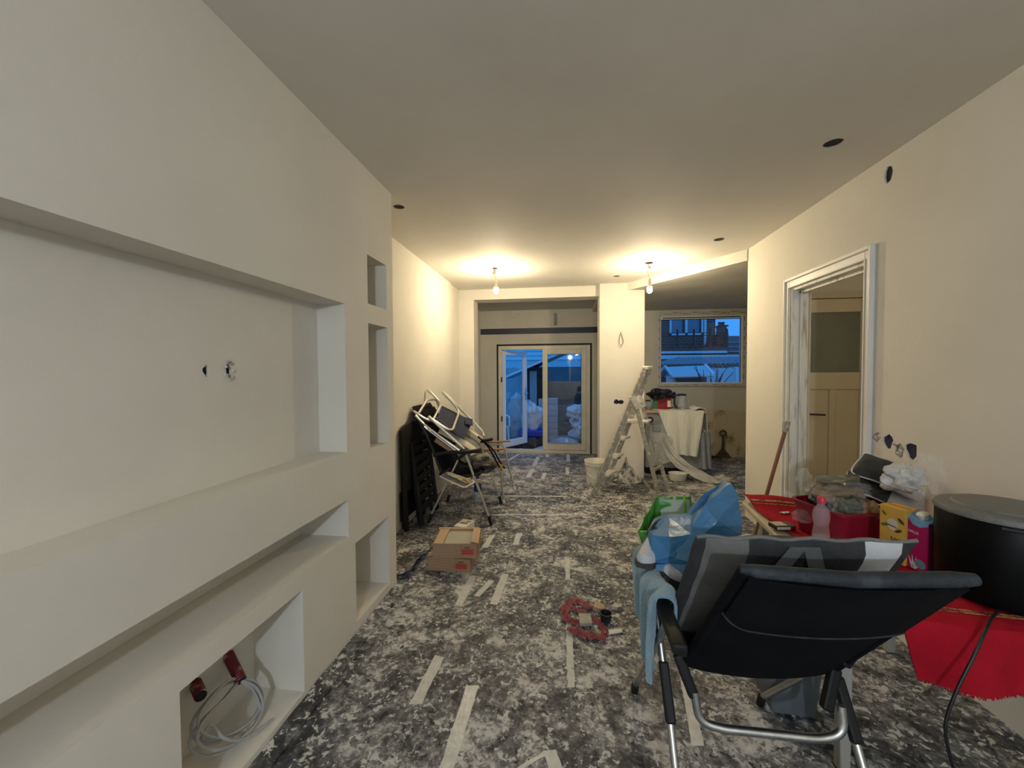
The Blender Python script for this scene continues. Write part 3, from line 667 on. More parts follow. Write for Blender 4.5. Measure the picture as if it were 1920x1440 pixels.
# fold-out side tray clamped to the near side
def _tr(u, v): 
    a, b_, c, d = at(824, 893, 3.52), at(871, 915, 3.40), at(891, 903, 3.545), at(838, 885, 3.565)
    return (a * (1 - u) + b_ * u) * (1 - v) + (d * (1 - u) + c * u) * v
tr = MB().surf(_tr, 4, 4, .008).build('side_tray', 'stripe_grey', ca, world=True)
rim = fillet([_tr(0, .5), _tr(0, 0), _tr(1, 0), _tr(1, 1), _tr(0, 1), _tr(0, .5)], .03, 5)
MB().tube(rim[:-1], .007, 7, closed=True).build('tray_rim', 'cap_cream', tr, world=True, smooth=True)
MB().bar(_tr(0, .1) + Vector((-.01, 0, .01)), _tr(.12, 1) + Vector((0, .01, .045)), .03, .02).build('tray_clamp', 'black_resin', ca, world=True, bevel=.004)
gl = thing('work_glove', 'crumpled cream and yellow work glove lying on the side tray', 'glove', _tr(.5, .55) + Vector((0, 0, .006)))
c0 = _tr(.35, .6); c1 = _tr(.75, .5)
lump(c0 + Vector((0, 0, .018)), (.06, .03, .014), 3, .5, 1.4, 3, M=Matrix.Rotation(.35, 3, 'Y')).build('cuff', 'rag_cream', gl, world=True, smooth=True)
lump(c1 + Vector((0, 0, .018)), (.055, .026, .014), 5, .5, 1.4, 3, M=Matrix.Rotation(.35, 3, 'Y')).build('palm', 'rag_cream', gl, world=True, smooth=True)
for k in range(4):
    MB().tube(spline([c1 + Vector((.0, .012 - .012 * k, .026)), c1 + Vector((.03, .012 - .012 * k, .022 + .004 * (k % 2))), c1 + Vector((.055, .008 - .012 * k, .004))], 4), .0075, 7).build('finger', 'glove_yellow' if k > 1 else 'rag_cream', gl, world=True, smooth=True)

# --- folded aluminium chair with navy fabric, thrown on top
fcx = thing('folded_chair', 'folded aluminium chair with navy seat cloth lying across the camping armchair', 'chair', (-1.15, 3.85, .75), group='folded chairs piled on the armchair')
def tubes(name, paths, r, m, parent, rad=.05):
    for p in paths: MB().tube(fillet(p, rad, 5), r, 8).build(name, m, parent, world=True, smooth=True)
yF, yN = 4.06, 3.60
tubes('leg_frame', [[at(803, 731.5, yF), at(828, 757, yF), at(809, 793, yN + .02), at(777, 773, yN)], [at(832, 737, yF), at(862, 770, yF), at(847, 811, yN + .02), at(805, 782.5, yN)]], .0125, 'alu_pale', fcx, .09)
tubes('back_frame', [[at(785, 775, yN + .03), at(801, 749, 3.85), at(819, 749, yF), at(823, 764, yF - .02)]], .0125, 'alu_pale', fcx, .07)
tubes('side_rail', [[at(805, 783, yN - .02), at(870, 842, yN + .02)], [at(836, 739, yF + .03), at(878, 781, yF + .03), at(905, 809, yF + .06), at(907, 818, yF + .02)], [at(779, 779, yN - .03), at(792, 793, yN - .03), at(825, 819, yN - .03), at(861, 845, yN - .02)]], .012, 'alu_pale', fcx, .04)
for p, q in ((at(803, 731.5, yF), at(809, 738, yF)), (at(832, 737, yF), at(838, 743.5, yF)), (at(777, 773, yN), at(785, 778, yN)), (at(805, 782.5, yN), at(812, 789, yN))):
    MB().tube([p + (p - q) * .25, q], .0165, 9).build('foot_cap', 'cap_cream', fcx, world=True, smooth=True)
cs = [at(829, 760, yF - .01), at(887, 789, yF + .02), at(870, 823, yN + .08), at(818, 787, yN + .05)]
off = (cs[1] - cs[0]).cross(cs[3] - cs[0]).normalized() * -.02
MB().surf(lambda u, v: (cs[0] * (1 - u) + cs[1] * u) * (1 - v) + (cs[3] * (1 - u) + cs[2] * u) * v + off * (-.35 + .4 * math.sin(math.pi * v)), 14, 10, .006).build('seat_cloth', 'navy_fabric', fcx, world=True, smooth=True)
MB().surf(lambda u, v: at(lerp(872, 886, u), lerp(786, 790, u) + lerp(-3, 9, v), lerp(yF - .04, yF - .16, v)) + off * .2, 4, 5, .005).build('cloth_flap', 'navy_fabric', fcx, world=True, smooth=True)
# --- second folded chair below: wooden arm and striped cushion
fc2 = thing('folded_chair', 'folded chair with a tan wooden armrest lying under the navy one', 'chair', (-1.1, 3.85, .68), group='folded chairs piled on the armchair')
MB().bar(at(816, 824, 3.66), at(850, 846, 3.70), .05, .02, up=(0, -1, .6)).build('armrest', 'wood_tan', fc2, world=True, bevel=.006)
tubes('side_rail', [[at(790, 797, 3.66), at(858, 848, 3.68)], [at(815, 782, 3.98), at(882, 835, 4.0)]], .011, 'alu', fc2)
MB().tube([at(858, 848, 3.68), at(882, 835, 4.0)], .011, 8).build('front_rail', 'alu', fc2, world=True, smooth=True)
cu = [at(838, 770, 4.06), at(908, 815, 4.13), at(892, 842, 3.75), at(824, 806, 3.66)]
cush = pillow([p + off * -1.6 for p in cu], .05, [(.24, 0), (.22, 1), (.12, 2), (.2, 1), (.22, 0)], 18, 25, 2)
tag(cush.build('striped_cushion', ['stripe_cream', 'stripe_grey', 'stripe_dark'], smooth=True), 'cream and grey striped seat cushion sticking out below navy cloth', 'cushion')
# --- crumpled bag on the seat
bg_ = thing('crumpled_bag', 'crumpled beige and black bag slumped on the camping chair seat', 'bag', (-.93, 3.86, .46))
lump(at(905, 868, 3.86) + Vector((0, 0, 0)), (.125, .16, .085), 4, .35, 1.5, 4, flat=.075).build('body', 'bag_mix', bg_, world=True, smooth=True)
for a, b_ in (((896, 818), (941, 882)), ((905, 826), (946, 878))):
    p, q = at(*a, 3.80), at(*b_, 3.80); MB().tube(spline([p, p.lerp(q, .4) + Vector((.015, 0, .02)), p.lerp(q, .8) + Vector((.01, -.02, .0)), q], 5), .008, 6).build('strap', 'black_fabric', bg_, world=True, smooth=True)
MB().box(at(940, 876, 3.76), (.03, .02, .05)).build('buckle', 'glove_yellow', bg_, world=True, bevel=.004)
# --- low beach chair behind, wooden arms
cb_ = thing('beach_chair', 'low aluminium beach chair with brown wooden armrests behind the camping armchair', 'chair', (-.85, 4.47, 0))
for yy in (4.225, 4.72):
    MB().tube(fillet([(-.98, yy, .545), (-.73, yy, .55), (-.70, yy, .36), (-.665 if yy < 4.5 else -.61, yy, .02)], .08, 5), .012, 8).build('leg', 'alu_pale', cb_, world=True, smooth=True)
    MB().tube(fillet([(-.98, yy, .50), (-1.08, yy, .36), (-1.17, yy, .02)], .06, 5), .012, 8).build('leg', 'alu_pale', cb_, world=True, smooth=True)
    MB().surf(lambda u, v, yy=yy: (lerp(-1.05, -.66, u), yy + (v - .5) * .045, .572 + .02 * u * u), 6, 2, .018).build('armrest', 'wood_orange', cb_, world=True, bevel=.004)
    MB().tube([(-.70, yy, .36), (-1.13, yy, .33), (-1.30, yy, .82)], .012, 8).build('side_rail', 'alu_pale', cb_, world=True, smooth=True)
    MB().tube([(-.665 if yy < 4.5 else -.61, yy, .0), (-.672 if yy < 4.5 else -.617, yy, .035)], .017, 8).build('foot_cap', 'cap_cream', cb_, world=True)
MB().surf(lambda u, v: (lerp(-.70, -1.12, u), lerp(4.23, 4.715, v), lerp(.36, .33, u) - .03 * math.sin(math.pi * u)), 8, 6, .006).build('seat_cloth', 'stripe_dark', cb_, world=True, smooth=True)
MB().surf(lambda u, v: (lerp(-1.14, -1.30, u), lerp(4.23, 4.715, v), lerp(.34, .82, u)), 8, 6, .006).build('back_cloth', 'stripe_dark', cb_, world=True, smooth=True)
# --- water bottle under the chairs
wb_ = thing('water_bottle', 'clear plastic water bottle with a blue wrapper under the armchair', 'bottle', atz(896, 941, 0))
MB().lathe([(.038, 0), (.04, .01), (.04, .18), (.03, .225), (.014, .25), (.014, .27)], 16).build('bottle_body', 'clear_plastic', wb_, smooth=True)
MB().lathe([(.041, .12), (.041, .20)], 16).build('wrapper', 'label_blue', wb_, smooth=True)
MB().lathe([(.017, .262), (.017, .285), (0, .285)], 14).build('cap', 'label_blue', wb_, smooth=True)

# --- black resin folding chairs leaning on the left wall
def leaning_chair(label, y0, y1, xb, xt, zt, slats, arch):
    t = thing('resin_folding_chair', label, 'chair', (xb, (y0 + y1) / 2, 0), group='black folded chairs leaning on the left wall')
    X = lambda z: lerp(xb, xt, z / zt)
    w = .05
    for yy in (y0 + w / 2, y1 - w / 2):
        MB().bar((X(0), yy, 0.003), (X(zt - arch), yy, zt - arch), w, .032, up=(1, 0, 0)).build('stile', 'black_resin', t, world=True, bevel=.006)
    for yy in (y0 + .075, y1 - .075):
        MB().bar((X(0) - .045, yy, 0.003), (X(.62) - .03, yy, .62), .035, .025, up=(1, 0, 0)).build('leg', 'black_resin', t, world=True, bevel=.005)
    if slats:
        MB().surf(lambda u, v: (X(zt - arch + .02) + .0, lerp(y0, y1, u), zt - arch + arch * math.sin(math.pi * u) * .9 - .06 * v + .02), 14, 2, .03).build('top_rail', 'black_resin', t, world=True, bevel=.006)
        n = 7
        for k in range(n):
            z = lerp(.14, zt - arch - .06, k / (n - 1))
            MB().bar((X(z) - .004, y0 + w - .005, z), (X(z) - .004, y1 - w + .005, z), .022, .085, up=(.15, 0, 1)).build('slat', 'black_resin', t, world=True, bevel=.005)
    else:
        MB().surf(lambda u, v: (X(lerp(.36, zt, v)) + .012 * math.sin(math.pi * u), lerp(y0 + .01, y1 - .01, u), lerp(.36, zt - arch + arch * math.sin(math.pi * u) ** .6, v)), 14, 8, .028).build('backrest', 'black_resin', t, world=True, smooth=True)
        MB().surf(lambda u, v: (X(lerp(.05, .34, v)) - .05, lerp(y0 + .03, y1 - .03, u), lerp(.08, .34, v)), 6, 4, .022).build('seat', 'black_resin', t, world=True)
    return t
leaning_chair('tall black folded chair with a solid arched back leaning against the left wall', 3.33, 3.82, -1.415, -1.452, .965, False, .05)
leaning_chair('black slatted folded chair leaning in front of the tall arched one', 3.47, 3.97, -1.325, -1.425, .80, True, .05)

# --- tile boxes
def carton(name, label, loc, rz, w, d, h, open_top, group=None):
    t = thing(name, label, 'box', loc, rz, group)
    b = MB(); k = .004
    b.bx(-w / 2, w / 2, -d / 2, -d / 2 + k, 0, h).bx(-w / 2, w / 2, d / 2 - k, d / 2, 0, h).bx(-w / 2, -w / 2 + k, -d / 2 + k, d / 2 - k, 0, h).bx(w / 2 - k, w / 2, -d / 2 + k, d / 2 - k, 0, h).bx(-w / 2 + k, w / 2 - k, -d / 2 + k, d / 2 - k, 0, k)
    b.build('carton', 'cardboard', t)
    p = MB().bx(w * .16, w * .42, -d / 2 - .0008, -d / 2, h * .25, h * .62); p.build('red_print', 'print_red', t)
    p = MB()
    for q in range(6): p.bx(w * (.22 + .022 * q), w * (.235 + .022 * q), -d / 2 - .0008, -d / 2, h * .68, h * .78)
    p.build('dark_print', 'print_dark', t)
    p = MB()
    for q in range(3): p.bx(-w * .46, w * .05, -d / 2 - .0006, -d / 2, h * (.3 + .2 * q), h * (.315 + .2 * q))
    p.build('ruled_print', 'cardboard_light', t)
    MB().bx(w * .075, w * .085, -d / 2 - .0012, -d / 2, 0, h).build('seam', 'cardboard_light', t)
    if open_top:
        MB().bx(-w / 2 + k, w / 2 - k, -d / 2 + k, d / 2 - k, h - .035, h - .014).build('tile', 'tile_grey', t)
        MB().box((-w / 2 + .036, 0, h - .004), (.075, d * .96, .004), (0, -.06, 0)).build('flap', 'cardboard_light', t)
        MB().box((w / 2 - .022, .01, h + .004), (.055, d * .98, .004), (0, .22, .05)).build('flap', 'cardboard_light', t)
        MB().box((-.02, d / 2 + .004, h - .002), (w * .95, .022, .004), (.4, 0, 0)).build('flap', 'cardboard_light', t)
    else:
        MB().bx(-w / 2 + k, w / 2 - k, -d / 2, d / 2, h - k, h).build('flap', 'cardboard', t)
    return t
carton('tile_box', 'brown cardboard tile box at the bottom of the stack', (-.823, 2.835, .0015), R(-1), .315, .275, .100, False, 'cardboard tile boxes')
carton('tile_box', 'open cardboard tile box with flaps folded back on top of the stack', (-.795, 2.83, .1025), R(6), .315, .275, .105, True, 'cardboard tile boxes')
sb = thing('small_carton', 'small cream printed carton behind the tile boxes', 'box', (-.86, 3.27, .0015), R(-14))
MB().bx(-.055, .055, -.085, .085, 0, .13).build('carton', 'white_card', sb, bevel=.002)
p = MB()
for k in range(5): p.bx(-.035 + .014 * k, -.026 + .014 * k, -.02, .015 + .008 * (k % 2), .1302, .1306)
p.build('dark_print', 'print_dark', sb)
p = MB()
for k in range(4): p.bx(.0 + .011 * k, .006 + .011 * k, .03, .06, .1302, .1306)
p.build('dark_print', 'print_dark', sb)
# --- stray sheet of floor card curling up beside the media wall
def curl(u, v):
    y = lerp(2.545, 3.12, v); xr = -1.062 + .012 * nz(v * 4, 1) - .02 * (1 - v); x = lerp(-1.495, xr, u)
    e = max(0, (u - .72) / .28); f_ = max(0, (.16 - v) / .16)
    return (x, y, .004 + .045 * e * e * (.6 + .4 * math.sin(v * 5)) + .03 * f_ * f_ * (1 + .5 * nz(u * 6, 3)))
cs_ = thing('curled_floor_sheet', 'loose splashed floor sheet curling up at its edge beside the media wall', 'floor sheet', (-1.25, 2.85, .002))
MB().surf(curl, 20, 18, .003).build('sheet', 'floor_card', cs_, world=True, smooth=True)
ed = MB().tube([Vector(curl(1, k / 18)) for k in range(18, -1, -1)] + [Vector(curl(1 - k / 20, 0)) for k in range(1, 20)], .0035, 6); ed.build('blue_edge', 'sheet_blue', cs_, world=True)

# --- torn red wrapping on the floor and scraps
rn = thing('red_wrapping', 'torn loop of dusty red plastic wrapping lying on the floor', 'wrapping', (.1, 2.25, 0))
def ribbon(path, w, seed, parent, m, name='strip', up=.02):
    pts = spline(path, 8); mb = MB(); n = len(pts)
    def fn(u, v):
        k = u * (n - 1); i = min(int(k), n - 2); p = pts[i].lerp(pts[i + 1], k - i); t = (pts[i + 1] - pts[i]).normalized(); s = Vector((-t.y, t.x, 0))
        q = p + s * ((v - .5) * w * (1 + .5 * nz(u * 9, seed)))
        q.z = .0035 + up * (.25 + abs(nz(u * 14 + v * 3, seed + 2, v * 2.5)) * 1.5) * (1 - .5 * abs(v - .5)); return q
    return mb.surf(fn, n * 2, 7, .0015).build(name, m, parent, world=True, smooth=True)
A_ = lambda x, y: atz(x, y, .008)
ribbon([A_(1066, 1165), A_(1058, 1150), A_(1068, 1132), A_(1082, 1126), A_(1100, 1137), A_(1107, 1143)], .05, 1, rn, 'red_film')
ribbon([A_(1075, 1140), A_(1092, 1150), A_(1107, 1158), A_(1124, 1170), A_(1134, 1184), A_(1134, 1195)], .034, 2, rn, 'red_film')
ribbon([A_(1136, 1196), A_(1115, 1194), A_(1095, 1190), A_(1080, 1182), A_(1070, 1188)], .065, 3, rn, 'red_film')
ribbon([A_(1062, 1162), A_(1075, 1166), A_(1088, 1168)], .05, 4, rn, 'red_film')
def scrap(label, px, py, poly, m, name='scrap', cat='scrap', z=.0, th=.004, rot=0, tilt=(0, 0)):
    p0 = atz(px, py, z); t = MB()
    M = Matrix.Rotation(rot, 3, 'Z') @ Matrix.Rotation(tilt[0], 3, 'X') @ Matrix.Rotation(tilt[1], 3, 'Y')
    n = len(poly); vs = [M @ Vector((x, y, 0)) for x, y in poly] + [M @ Vector((x, y, th)) for x, y in poly]; mz = min(v.z for v in vs)
    t.add([v - Vector((0, 0, mz)) for v in vs], [tuple(range(n - 1, -1, -1)), tuple(range(n, 2 * n))] + [(i, (i + 1) % n, n + (i + 1) % n, n + i) for i in range(n)])
    o = t.build(name, m); o.location = p0 + Vector((0, 0, .0015)); return tag(o, label, cat)
scrap('pale grey slab of tile lying inside the red wrapping', 1096, 1167, [(-.055, -.035), (.02, -.045), (.055, .03), (-.015, .045)], 'grey_scrap', th=.018, rot=.5, tilt=(.1, .12))
scrap('white folded paper strip beside the end of the red wrapping', 1150, 1187, [(-.05, -.018), (.05, -.006), (.05, .016), (-.05, .01)], 'white_paper', rot=.2, th=.006, tilt=(.2, 0))
scrap('pinkish torn cardboard corner next to the black socket', 1122, 1146, [(-.03, -.02), (.03, -.02), (.03, .02), (-.03, .02)], 'cardboard_light', th=.03, rot=-.2, tilt=(.3, .2))
scrap('small white plaster lump right of the red wrapping', 1157, 1141, [(-.03, -.015), (.0, -.025), (.03, -.01), (.025, .015), (-.015, .02)], 'broken_plaster', th=.022)
scrap('thin pale splinter on the floor in front of the ladder', 1079, 1000, [(-.012, -.05), (.008, -.055), (.012, .0), (-.002, .05)], 'rag_cream', th=.004, rot=.15)
scrap('small ochre wood chip on the floor between the seams', 1001, 980, [(-.01, -.04), (.012, -.02), (.006, .05), (-.008, .03)], 'rag_cream', th=.004, rot=.1)
sk = thing('socket_box', 'black plastic socket box beside the red wrapping', 'socket box', atz(1136, 1163, .0) + Vector((0, 0, .003)), .4)
MB().lathe([(.030, 0), (.034, .04), (.036, .042), (.031, .042), (.028, .006), (0, .006)], 16).build('shell', 'black_plastic', sk, smooth=True)
MB().bx(-.012, .012, .034, .04, .01, .04).build('lug', 'black_plastic', sk)
dbm = MB()
r_ = random.Random(5)
for k in range(260):
    px_, py_ = r_.gauss(1110, 60), r_.gauss(1150, 42)
    if not (960 < px_ < 1200 and 1070 < py_ < 1260): continue
    q = atz(px_, py_, 0); s_ = r_.uniform(.002, .007)
    dbm.box((q.x, q.y, s_ * .4 + .001), (s_ * 2, s_ * 1.6, s_), (r_.uniform(0, 3), r_.uniform(0, 3), r_.uniform(0, 3)))
tag(dbm.build('plaster_crumbs', 'broken_plaster'), 'plaster crumbs scattered round the red wrapping', 'crumbs', kind='stuff')

# ================================================================== MIDDLE AND KITCHEN
mat('ladder_alu', (0.36, 0.34, 0.29), 0.55, metal=.25, col2=(0.66, 0.64, 0.57), nscale=22, lo=.52, hi=.66, detail=6)
mat('ladder_white', (0.68, 0.65, 0.57), 0.7, col2=(0.5, .47, .4), nscale=20)
mat('bucket_white', (0.74, 0.71, 0.62), 0.4, col2=(0.62, .59, .5), nscale=9)
mat('dirty_film', (0.50, 0.48, 0.43), 0.5, col2=(0.10, 0.095, 0.085), nscale=16, lo=.45, hi=.6, bump=.5, bscale=40)
film_mat('milky_film', (0.62, 0.61, 0.56), .72, .35, col2=(0.48, .47, .43), nscale=8)
mat('cloth_white', (0.70, 0.685, 0.60), 0.9, col2=(0.60, .585, .51), nscale=30, stretch=(1, 1, .15), bump=.2, bscale=90)
mat('cloth_grey', (0.30, 0.31, 0.33), 0.9, col2=(0.24, .25, .27), nscale=14, bump=.25, bscale=60)
mat('appliance_grey', (0.30, 0.295, 0.27), 0.5, col2=(0.2, .195, .18), nscale=6)
mat('red_bag', (0.30, 0.012, 0.02), 0.5, col2=(0.22, .01, .015), nscale=9)
mat('green_card', (0.06, 0.15, 0.085), 0.6)
mat('bin_bag', (0.013, 0.013, 0.014), 0.28, bump=.9, bscale=22)
mat('iron_rust', (0.045, 0.035, 0.022), 0.8, col2=(0.10, .07, .04), nscale=20)
mat('pole_wood', (0.27, 0.13, 0.075), 0.55, col2=(0.36, 0.24, 0.17), nscale=14, lo=.5, hi=.75, stretch=(1, 1, .3))
mat('jar_brown', (0.16, 0.08, 0.04), 0.3)
film_mat('kettle_glass', (0.45, 0.50, 0.55), .45, .05)

# --- stepladder splashed with plaster
ld = thing('stepladder', 'plaster-splashed aluminium stepladder standing open before the pillar', 'stepladder', (.77, 4.73, 0))
sn = [Vector((.325, 4.615, .004)), Vector((.905, 4.66, 1.46))]; sf = [Vector((.475, 4.915, .004)), Vector((.985, 4.83, 1.46))]
rn_ = [Vector((.80, 4.655, 1.06)), Vector((1.055, 4.605, .004))]; rf = [Vector((.895, 4.83, 1.06)), Vector((1.215, 4.83, .004))]
for a, b_ in (sn, sf): MB().bar(a, b_, .062, .026, up=(-.2, 1, 0)).build('stile', 'ladder_alu', ld, world=True, bevel=.004, bseg=1)
for a, b_ in (rn_, rf): MB().bar(a, b_, .045, .022, up=(-.2, 1, 0)).build('rear_leg', 'ladder_alu', ld, world=True, bevel=.004, bseg=1)
Z = lambda ab, z: ab[0].lerp(ab[1], (z - ab[0].z) / (ab[1].z - ab[0].z))
for z in (.225, .43, .645):
    a, b_ = Z(sn, z), Z(sf, z); MB().bar(a + Vector((.035, .005, 0)), b_ + Vector((.035, -.005, 0)), .10, .022).build('step', 'ladder_white', ld, world=True, bevel=.004, bseg=1)
a, b_ = Z(sn, .856), Z(sf, .856)
MB().add([a + Vector((-.02, 0, -.02)), b_ + Vector((-.02, 0, -.02)), b_ + Vector((.25, 0, -.02)), a + Vector((.27, 0, -.02)), a + Vector((-.02, 0, .004)), b_ + Vector((-.02, 0, .004)), b_ + Vector((.25, 0, .004)), a + Vector((.27, 0, .004))], [(0, 1, 2, 3), (7, 6, 5, 4), (0, 4, 5, 1), (1, 5, 6, 2), (2, 6, 7, 3), (3, 7, 4, 0)]).build('platform', 'ladder_white', ld, world=True, bevel=.004, bseg=1)
a, b_ = sn[1], sf[1]
MB().bar(a.lerp(b_, -.08) + Vector((0, 0, .005)), a.lerp(b_, 1.08) + Vector((0, 0, .005)), .075, .045).build('top_cap', 'ladder_white', ld, world=True, bevel=.012, bseg=3)
for p, q in ((Z(sn, 1.10), rn_[0]), (Z(sf, 1.10), rf[0])): MB().bar(p + Vector((-.01, 0, .05)), q + Vector((.03, 0, -.06)), .07, .034, up=(-.2, 1, 0)).build('hinge', 'ladder_white', ld, world=True, bevel=.006)
a, b_ = Z(rn_, .3), Z(rf, .3); MB().bar(a, b_, .02, .03).build('rear_brace', 'ladder_alu', ld, world=True)
a, b_ = Z(rn_, .75), Z(rf, .75); MB().bar(a, b_, .02, .05).build('rear_brace', 'ladder_alu', ld, world=True)
for p in (sn[0], sf[0], rn_[1], rf[1]): MB().box(p + Vector((0, 0, .018)), (.055, .035, .036)).build('foot', 'ladder_alu', ld, world=True, bevel=.004)
for ab, cd, z in ((sn, rn_, .42), (sf, rf, .42)): MB().bar(Z(ab, .856) + Vector((.2, 0, 0)), Z(cd, .62), .012, .02).build('strut', 'ladder_alu', ld, world=True)

# --- bucket
bk = thing('bucket', 'white plastic bucket standing beside the pillar behind the ladder', 'bucket', (.395, 5.06, .001))
MB().lathe([(.118, 0), (.125, .004), (.142, .25), (.150, .252), (.152, .262), (.150, .285), (.156, .288), (.156, .306), (.146, .306), (.138, .25), (.118, .012), (0, .012)], 28).build('shell', 'bucket_white', bk, smooth=True)
MB().tube(spline([(-.155, -.02, .26), (-.12, -.10, .16), (0, -.155, .10), (.12, -.12, .15), (.155, -.02, .26)], 6), .0035, 6).build('handle', 'steel', bk, smooth=True)
MB().bx(.03, .075, -.142, -.139, .19, .20).build('dark_print', 'print_dark', bk)
MB().lathe([(0, 0), (.128, 0), (.128, .06), (0, .06)], 20, (0, 0, .013)).build('plaster_rest', 'broken_plaster', bk)
# --- dirty crumpled film against the pillar foot
def heap(u, v):
    a = u * 2 * math.pi; r = v; k = 1 + .35 * nz(math.cos(a) * 2.5, math.sin(a) * 2.5, 1)
    z = .24 * (1 - v) ** 1.3 * (1 + .55 * nz(math.cos(a) * 3 + v * 4, math.sin(a) * 3, 4)) + .05 * abs(nz(math.cos(a) * 6, math.sin(a) * 6, v * 7))
    return (.79 + .20 * r * k * math.cos(a), 5.24 + .135 * r * k * math.sin(a), .004 + max(0, z))
tag(MB().surf(heap, 40, 12).build('crumpled_film', 'dirty_film', smooth=False), 'crumpled dirty plastic film heaped at the pillar foot', 'plastic film')
for k, (x, y, s) in enumerate(((.93, 5.37, .03), (.985, 5.36, .025), (1.0, 5.39, .02), (.875, 5.38, .022))):
    tag(lump((x, y, s * .5 + .001), (s * 1.5, s * .8, s * .55), k, .4, 1.5, 2, flat=s * .5).build('plaster_lump', 'broken_plaster'), ['widest white plaster lump along the pillar foot', 'plaster lump near the pillar corner', 'small plaster lump right at the pillar corner', 'plaster lump beside the heaped film at the pillar'][k], 'plaster', 'plaster lumps at the pillar')

# --- covered kitchen unit with things on it
KX0, KX1, KY0, KY1, KZ = 1.10, 1.86, 5.62, 6.28, .885
ku = thing('kitchen_unit', 'grey freestanding kitchen unit half hidden under sheets', 'cabinet', (1.48, 5.95, 0))
MB().bx(KX0, KX1, KY0, KY1, .10, KZ - .03).build('body', 'appliance_grey', ku, world=True, bevel=.008)
MB().bx(KX0 - .02, KX1 + .02, KY0 - .02, KY1 + .01, KZ - .03, KZ).build('worktop', 'cardboard_light', ku, world=True, bevel=.004)
MB().bx(KX0 + .03, KX1 - .03, KY0 + .05, KY1, .0015, .10).build('plinth', 'dark_void', ku, world=True)
MB().bx(KX0 + .005, KX0 + .30, KY0 - .012, KY0, .70, .83).build('control_panel', 'appliance_grey', ku, world=True, bevel=.003)
MB().lathe([(.04, 0), (.04, .02), (0, .022)], 18, (KX0 + .06, KY0 - .012, .765), Matrix.Rotation(R(90), 3, 'X')).build('dial', 'black_plastic', ku, world=True)
MB().bx(KX0 + .10, KX0 + .44, KY0 - .03, KY0 - .012, .60, .70).build('drawer_front', 'cloth_grey', ku, world=True, bevel=.004)
def wc(u, v):   # front cloth
    xl = lerp(KX0 + .10, KX0 + .36, v); xr = lerp(KX1 + .015, KX1 - .10, v); x = lerp(xl, xr, u); z = KZ + .006 - (.585 + .03 * u) * max(0, (v - .22) / .78)
    y = KY0 - .034 - .022 * v + .012 * math.sin(u * 17 + v * 2) * v if v > .22 else lerp(KY0 + .30, KY0 - .034, v / .22)
    return (x, y, z + .002 * math.sin(u * 20))
tag(MB().surf(wc, 28, 27, .004).build('draped_cloth', 'cloth_white', smooth=True), 'white cloth hanging down the front of the kitchen unit', 'cloth')
def wt(u, v):
    x = KX1 + .032 + .02 * v + .008 * math.sin(u * 15); z = KZ + .03 - .30 * v * (1 - .1 * u)
    if v < .2: x = lerp(KX1 - .12, KX1 + .032, v / .2); z = KZ + .012 + .03 * math.sin(v / .2 * 3.0) + .01 * nz(u * 6, v * 4)
    return (x, lerp(KY0 + .01, KY0 + .32, u), z)
tag(MB().surf(wt, 14, 16, .008).build('draped_towel', 'cloth_white', smooth=True), 'white towel folded over the right end of the kitchen unit', 'towel')
def gt(u, v): 
    return (lerp(KX1 - .06, KX1 + .10, u) + .03 * v, KY0 - .045 + .02 * math.sin(u * 12 + 1) * (.3 + v) + .10 * u, lerp(.60, .10, v))
tag(MB().surf(gt, 16, 10, .006).build('draped_sheet', 'cloth_grey', smooth=True), 'blue-grey dust sheet hanging at the right end below the towel', 'sheet')
# milky film trailing from the unit to the floor
_fp = spline([(1.30, 5.585, .62), (1.36, 5.55, .42), (1.46, 5.47, .26), (1.60, 5.38, .15), (1.76, 5.30, .07), (1.92, 5.27, .03), (2.02, 5.25, .02)], 6)
def fl(u, v):
    k = u * (len(_fp) - 1); i = min(int(k), len(_fp) - 2); p = _fp[i].lerp(_fp[i + 1], k - i); w = lerp(.30, .12, u ** .7)
    z = p.z + (v - .5) * w * (1 - u * .65) + .02 * nz(u * 7, v * 5, 2); return (p.x + (v - .5) * w * .35 * u, p.y + .03 * nz(u * 6, v * 6, 7) + (v - .5) * .10 * u, max(.004, z))
tf = thing('trailing_film', 'milky plastic film trailing from the kitchen unit onto the floor', 'plastic film', (1.65, 5.4, .002))
MB().surf(fl, 40, 12).build('film', 'milky_film', tf, world=True, smooth=True)
lump((1.98, 5.25, .05), (.10, .07, .05), 9, .6, 1.8, 4, flat=.045).build('bunched_end', 'milky_film', tf, world=True, smooth=True)
MB().surf(lambda u, v: (lerp(1.14, 1.50, u) + .02 * nz(v * 4, u * 3), 5.575 - .02 * v + .02 * nz(u * 8, v * 4, 3), lerp(.60, .12 + .1 * u, v)), 16, 12).build('film_front', 'milky_film', tf, world=True, smooth=True)
tb_ = thing('plastic_tub', 'small milky plastic tub on the floor under the trailing film', 'tub', atz(1271, 900, 0) + Vector((0, .0, .001)))
MB().lathe([(.095, 0), (.10, .01), (.115, .085), (.122, .088), (.122, .096), (.112, .094), (.094, .014), (0, .012)], 26, sx=1.0, sy=.7).build('shell', 'bucket_white', tb_, smooth=True)
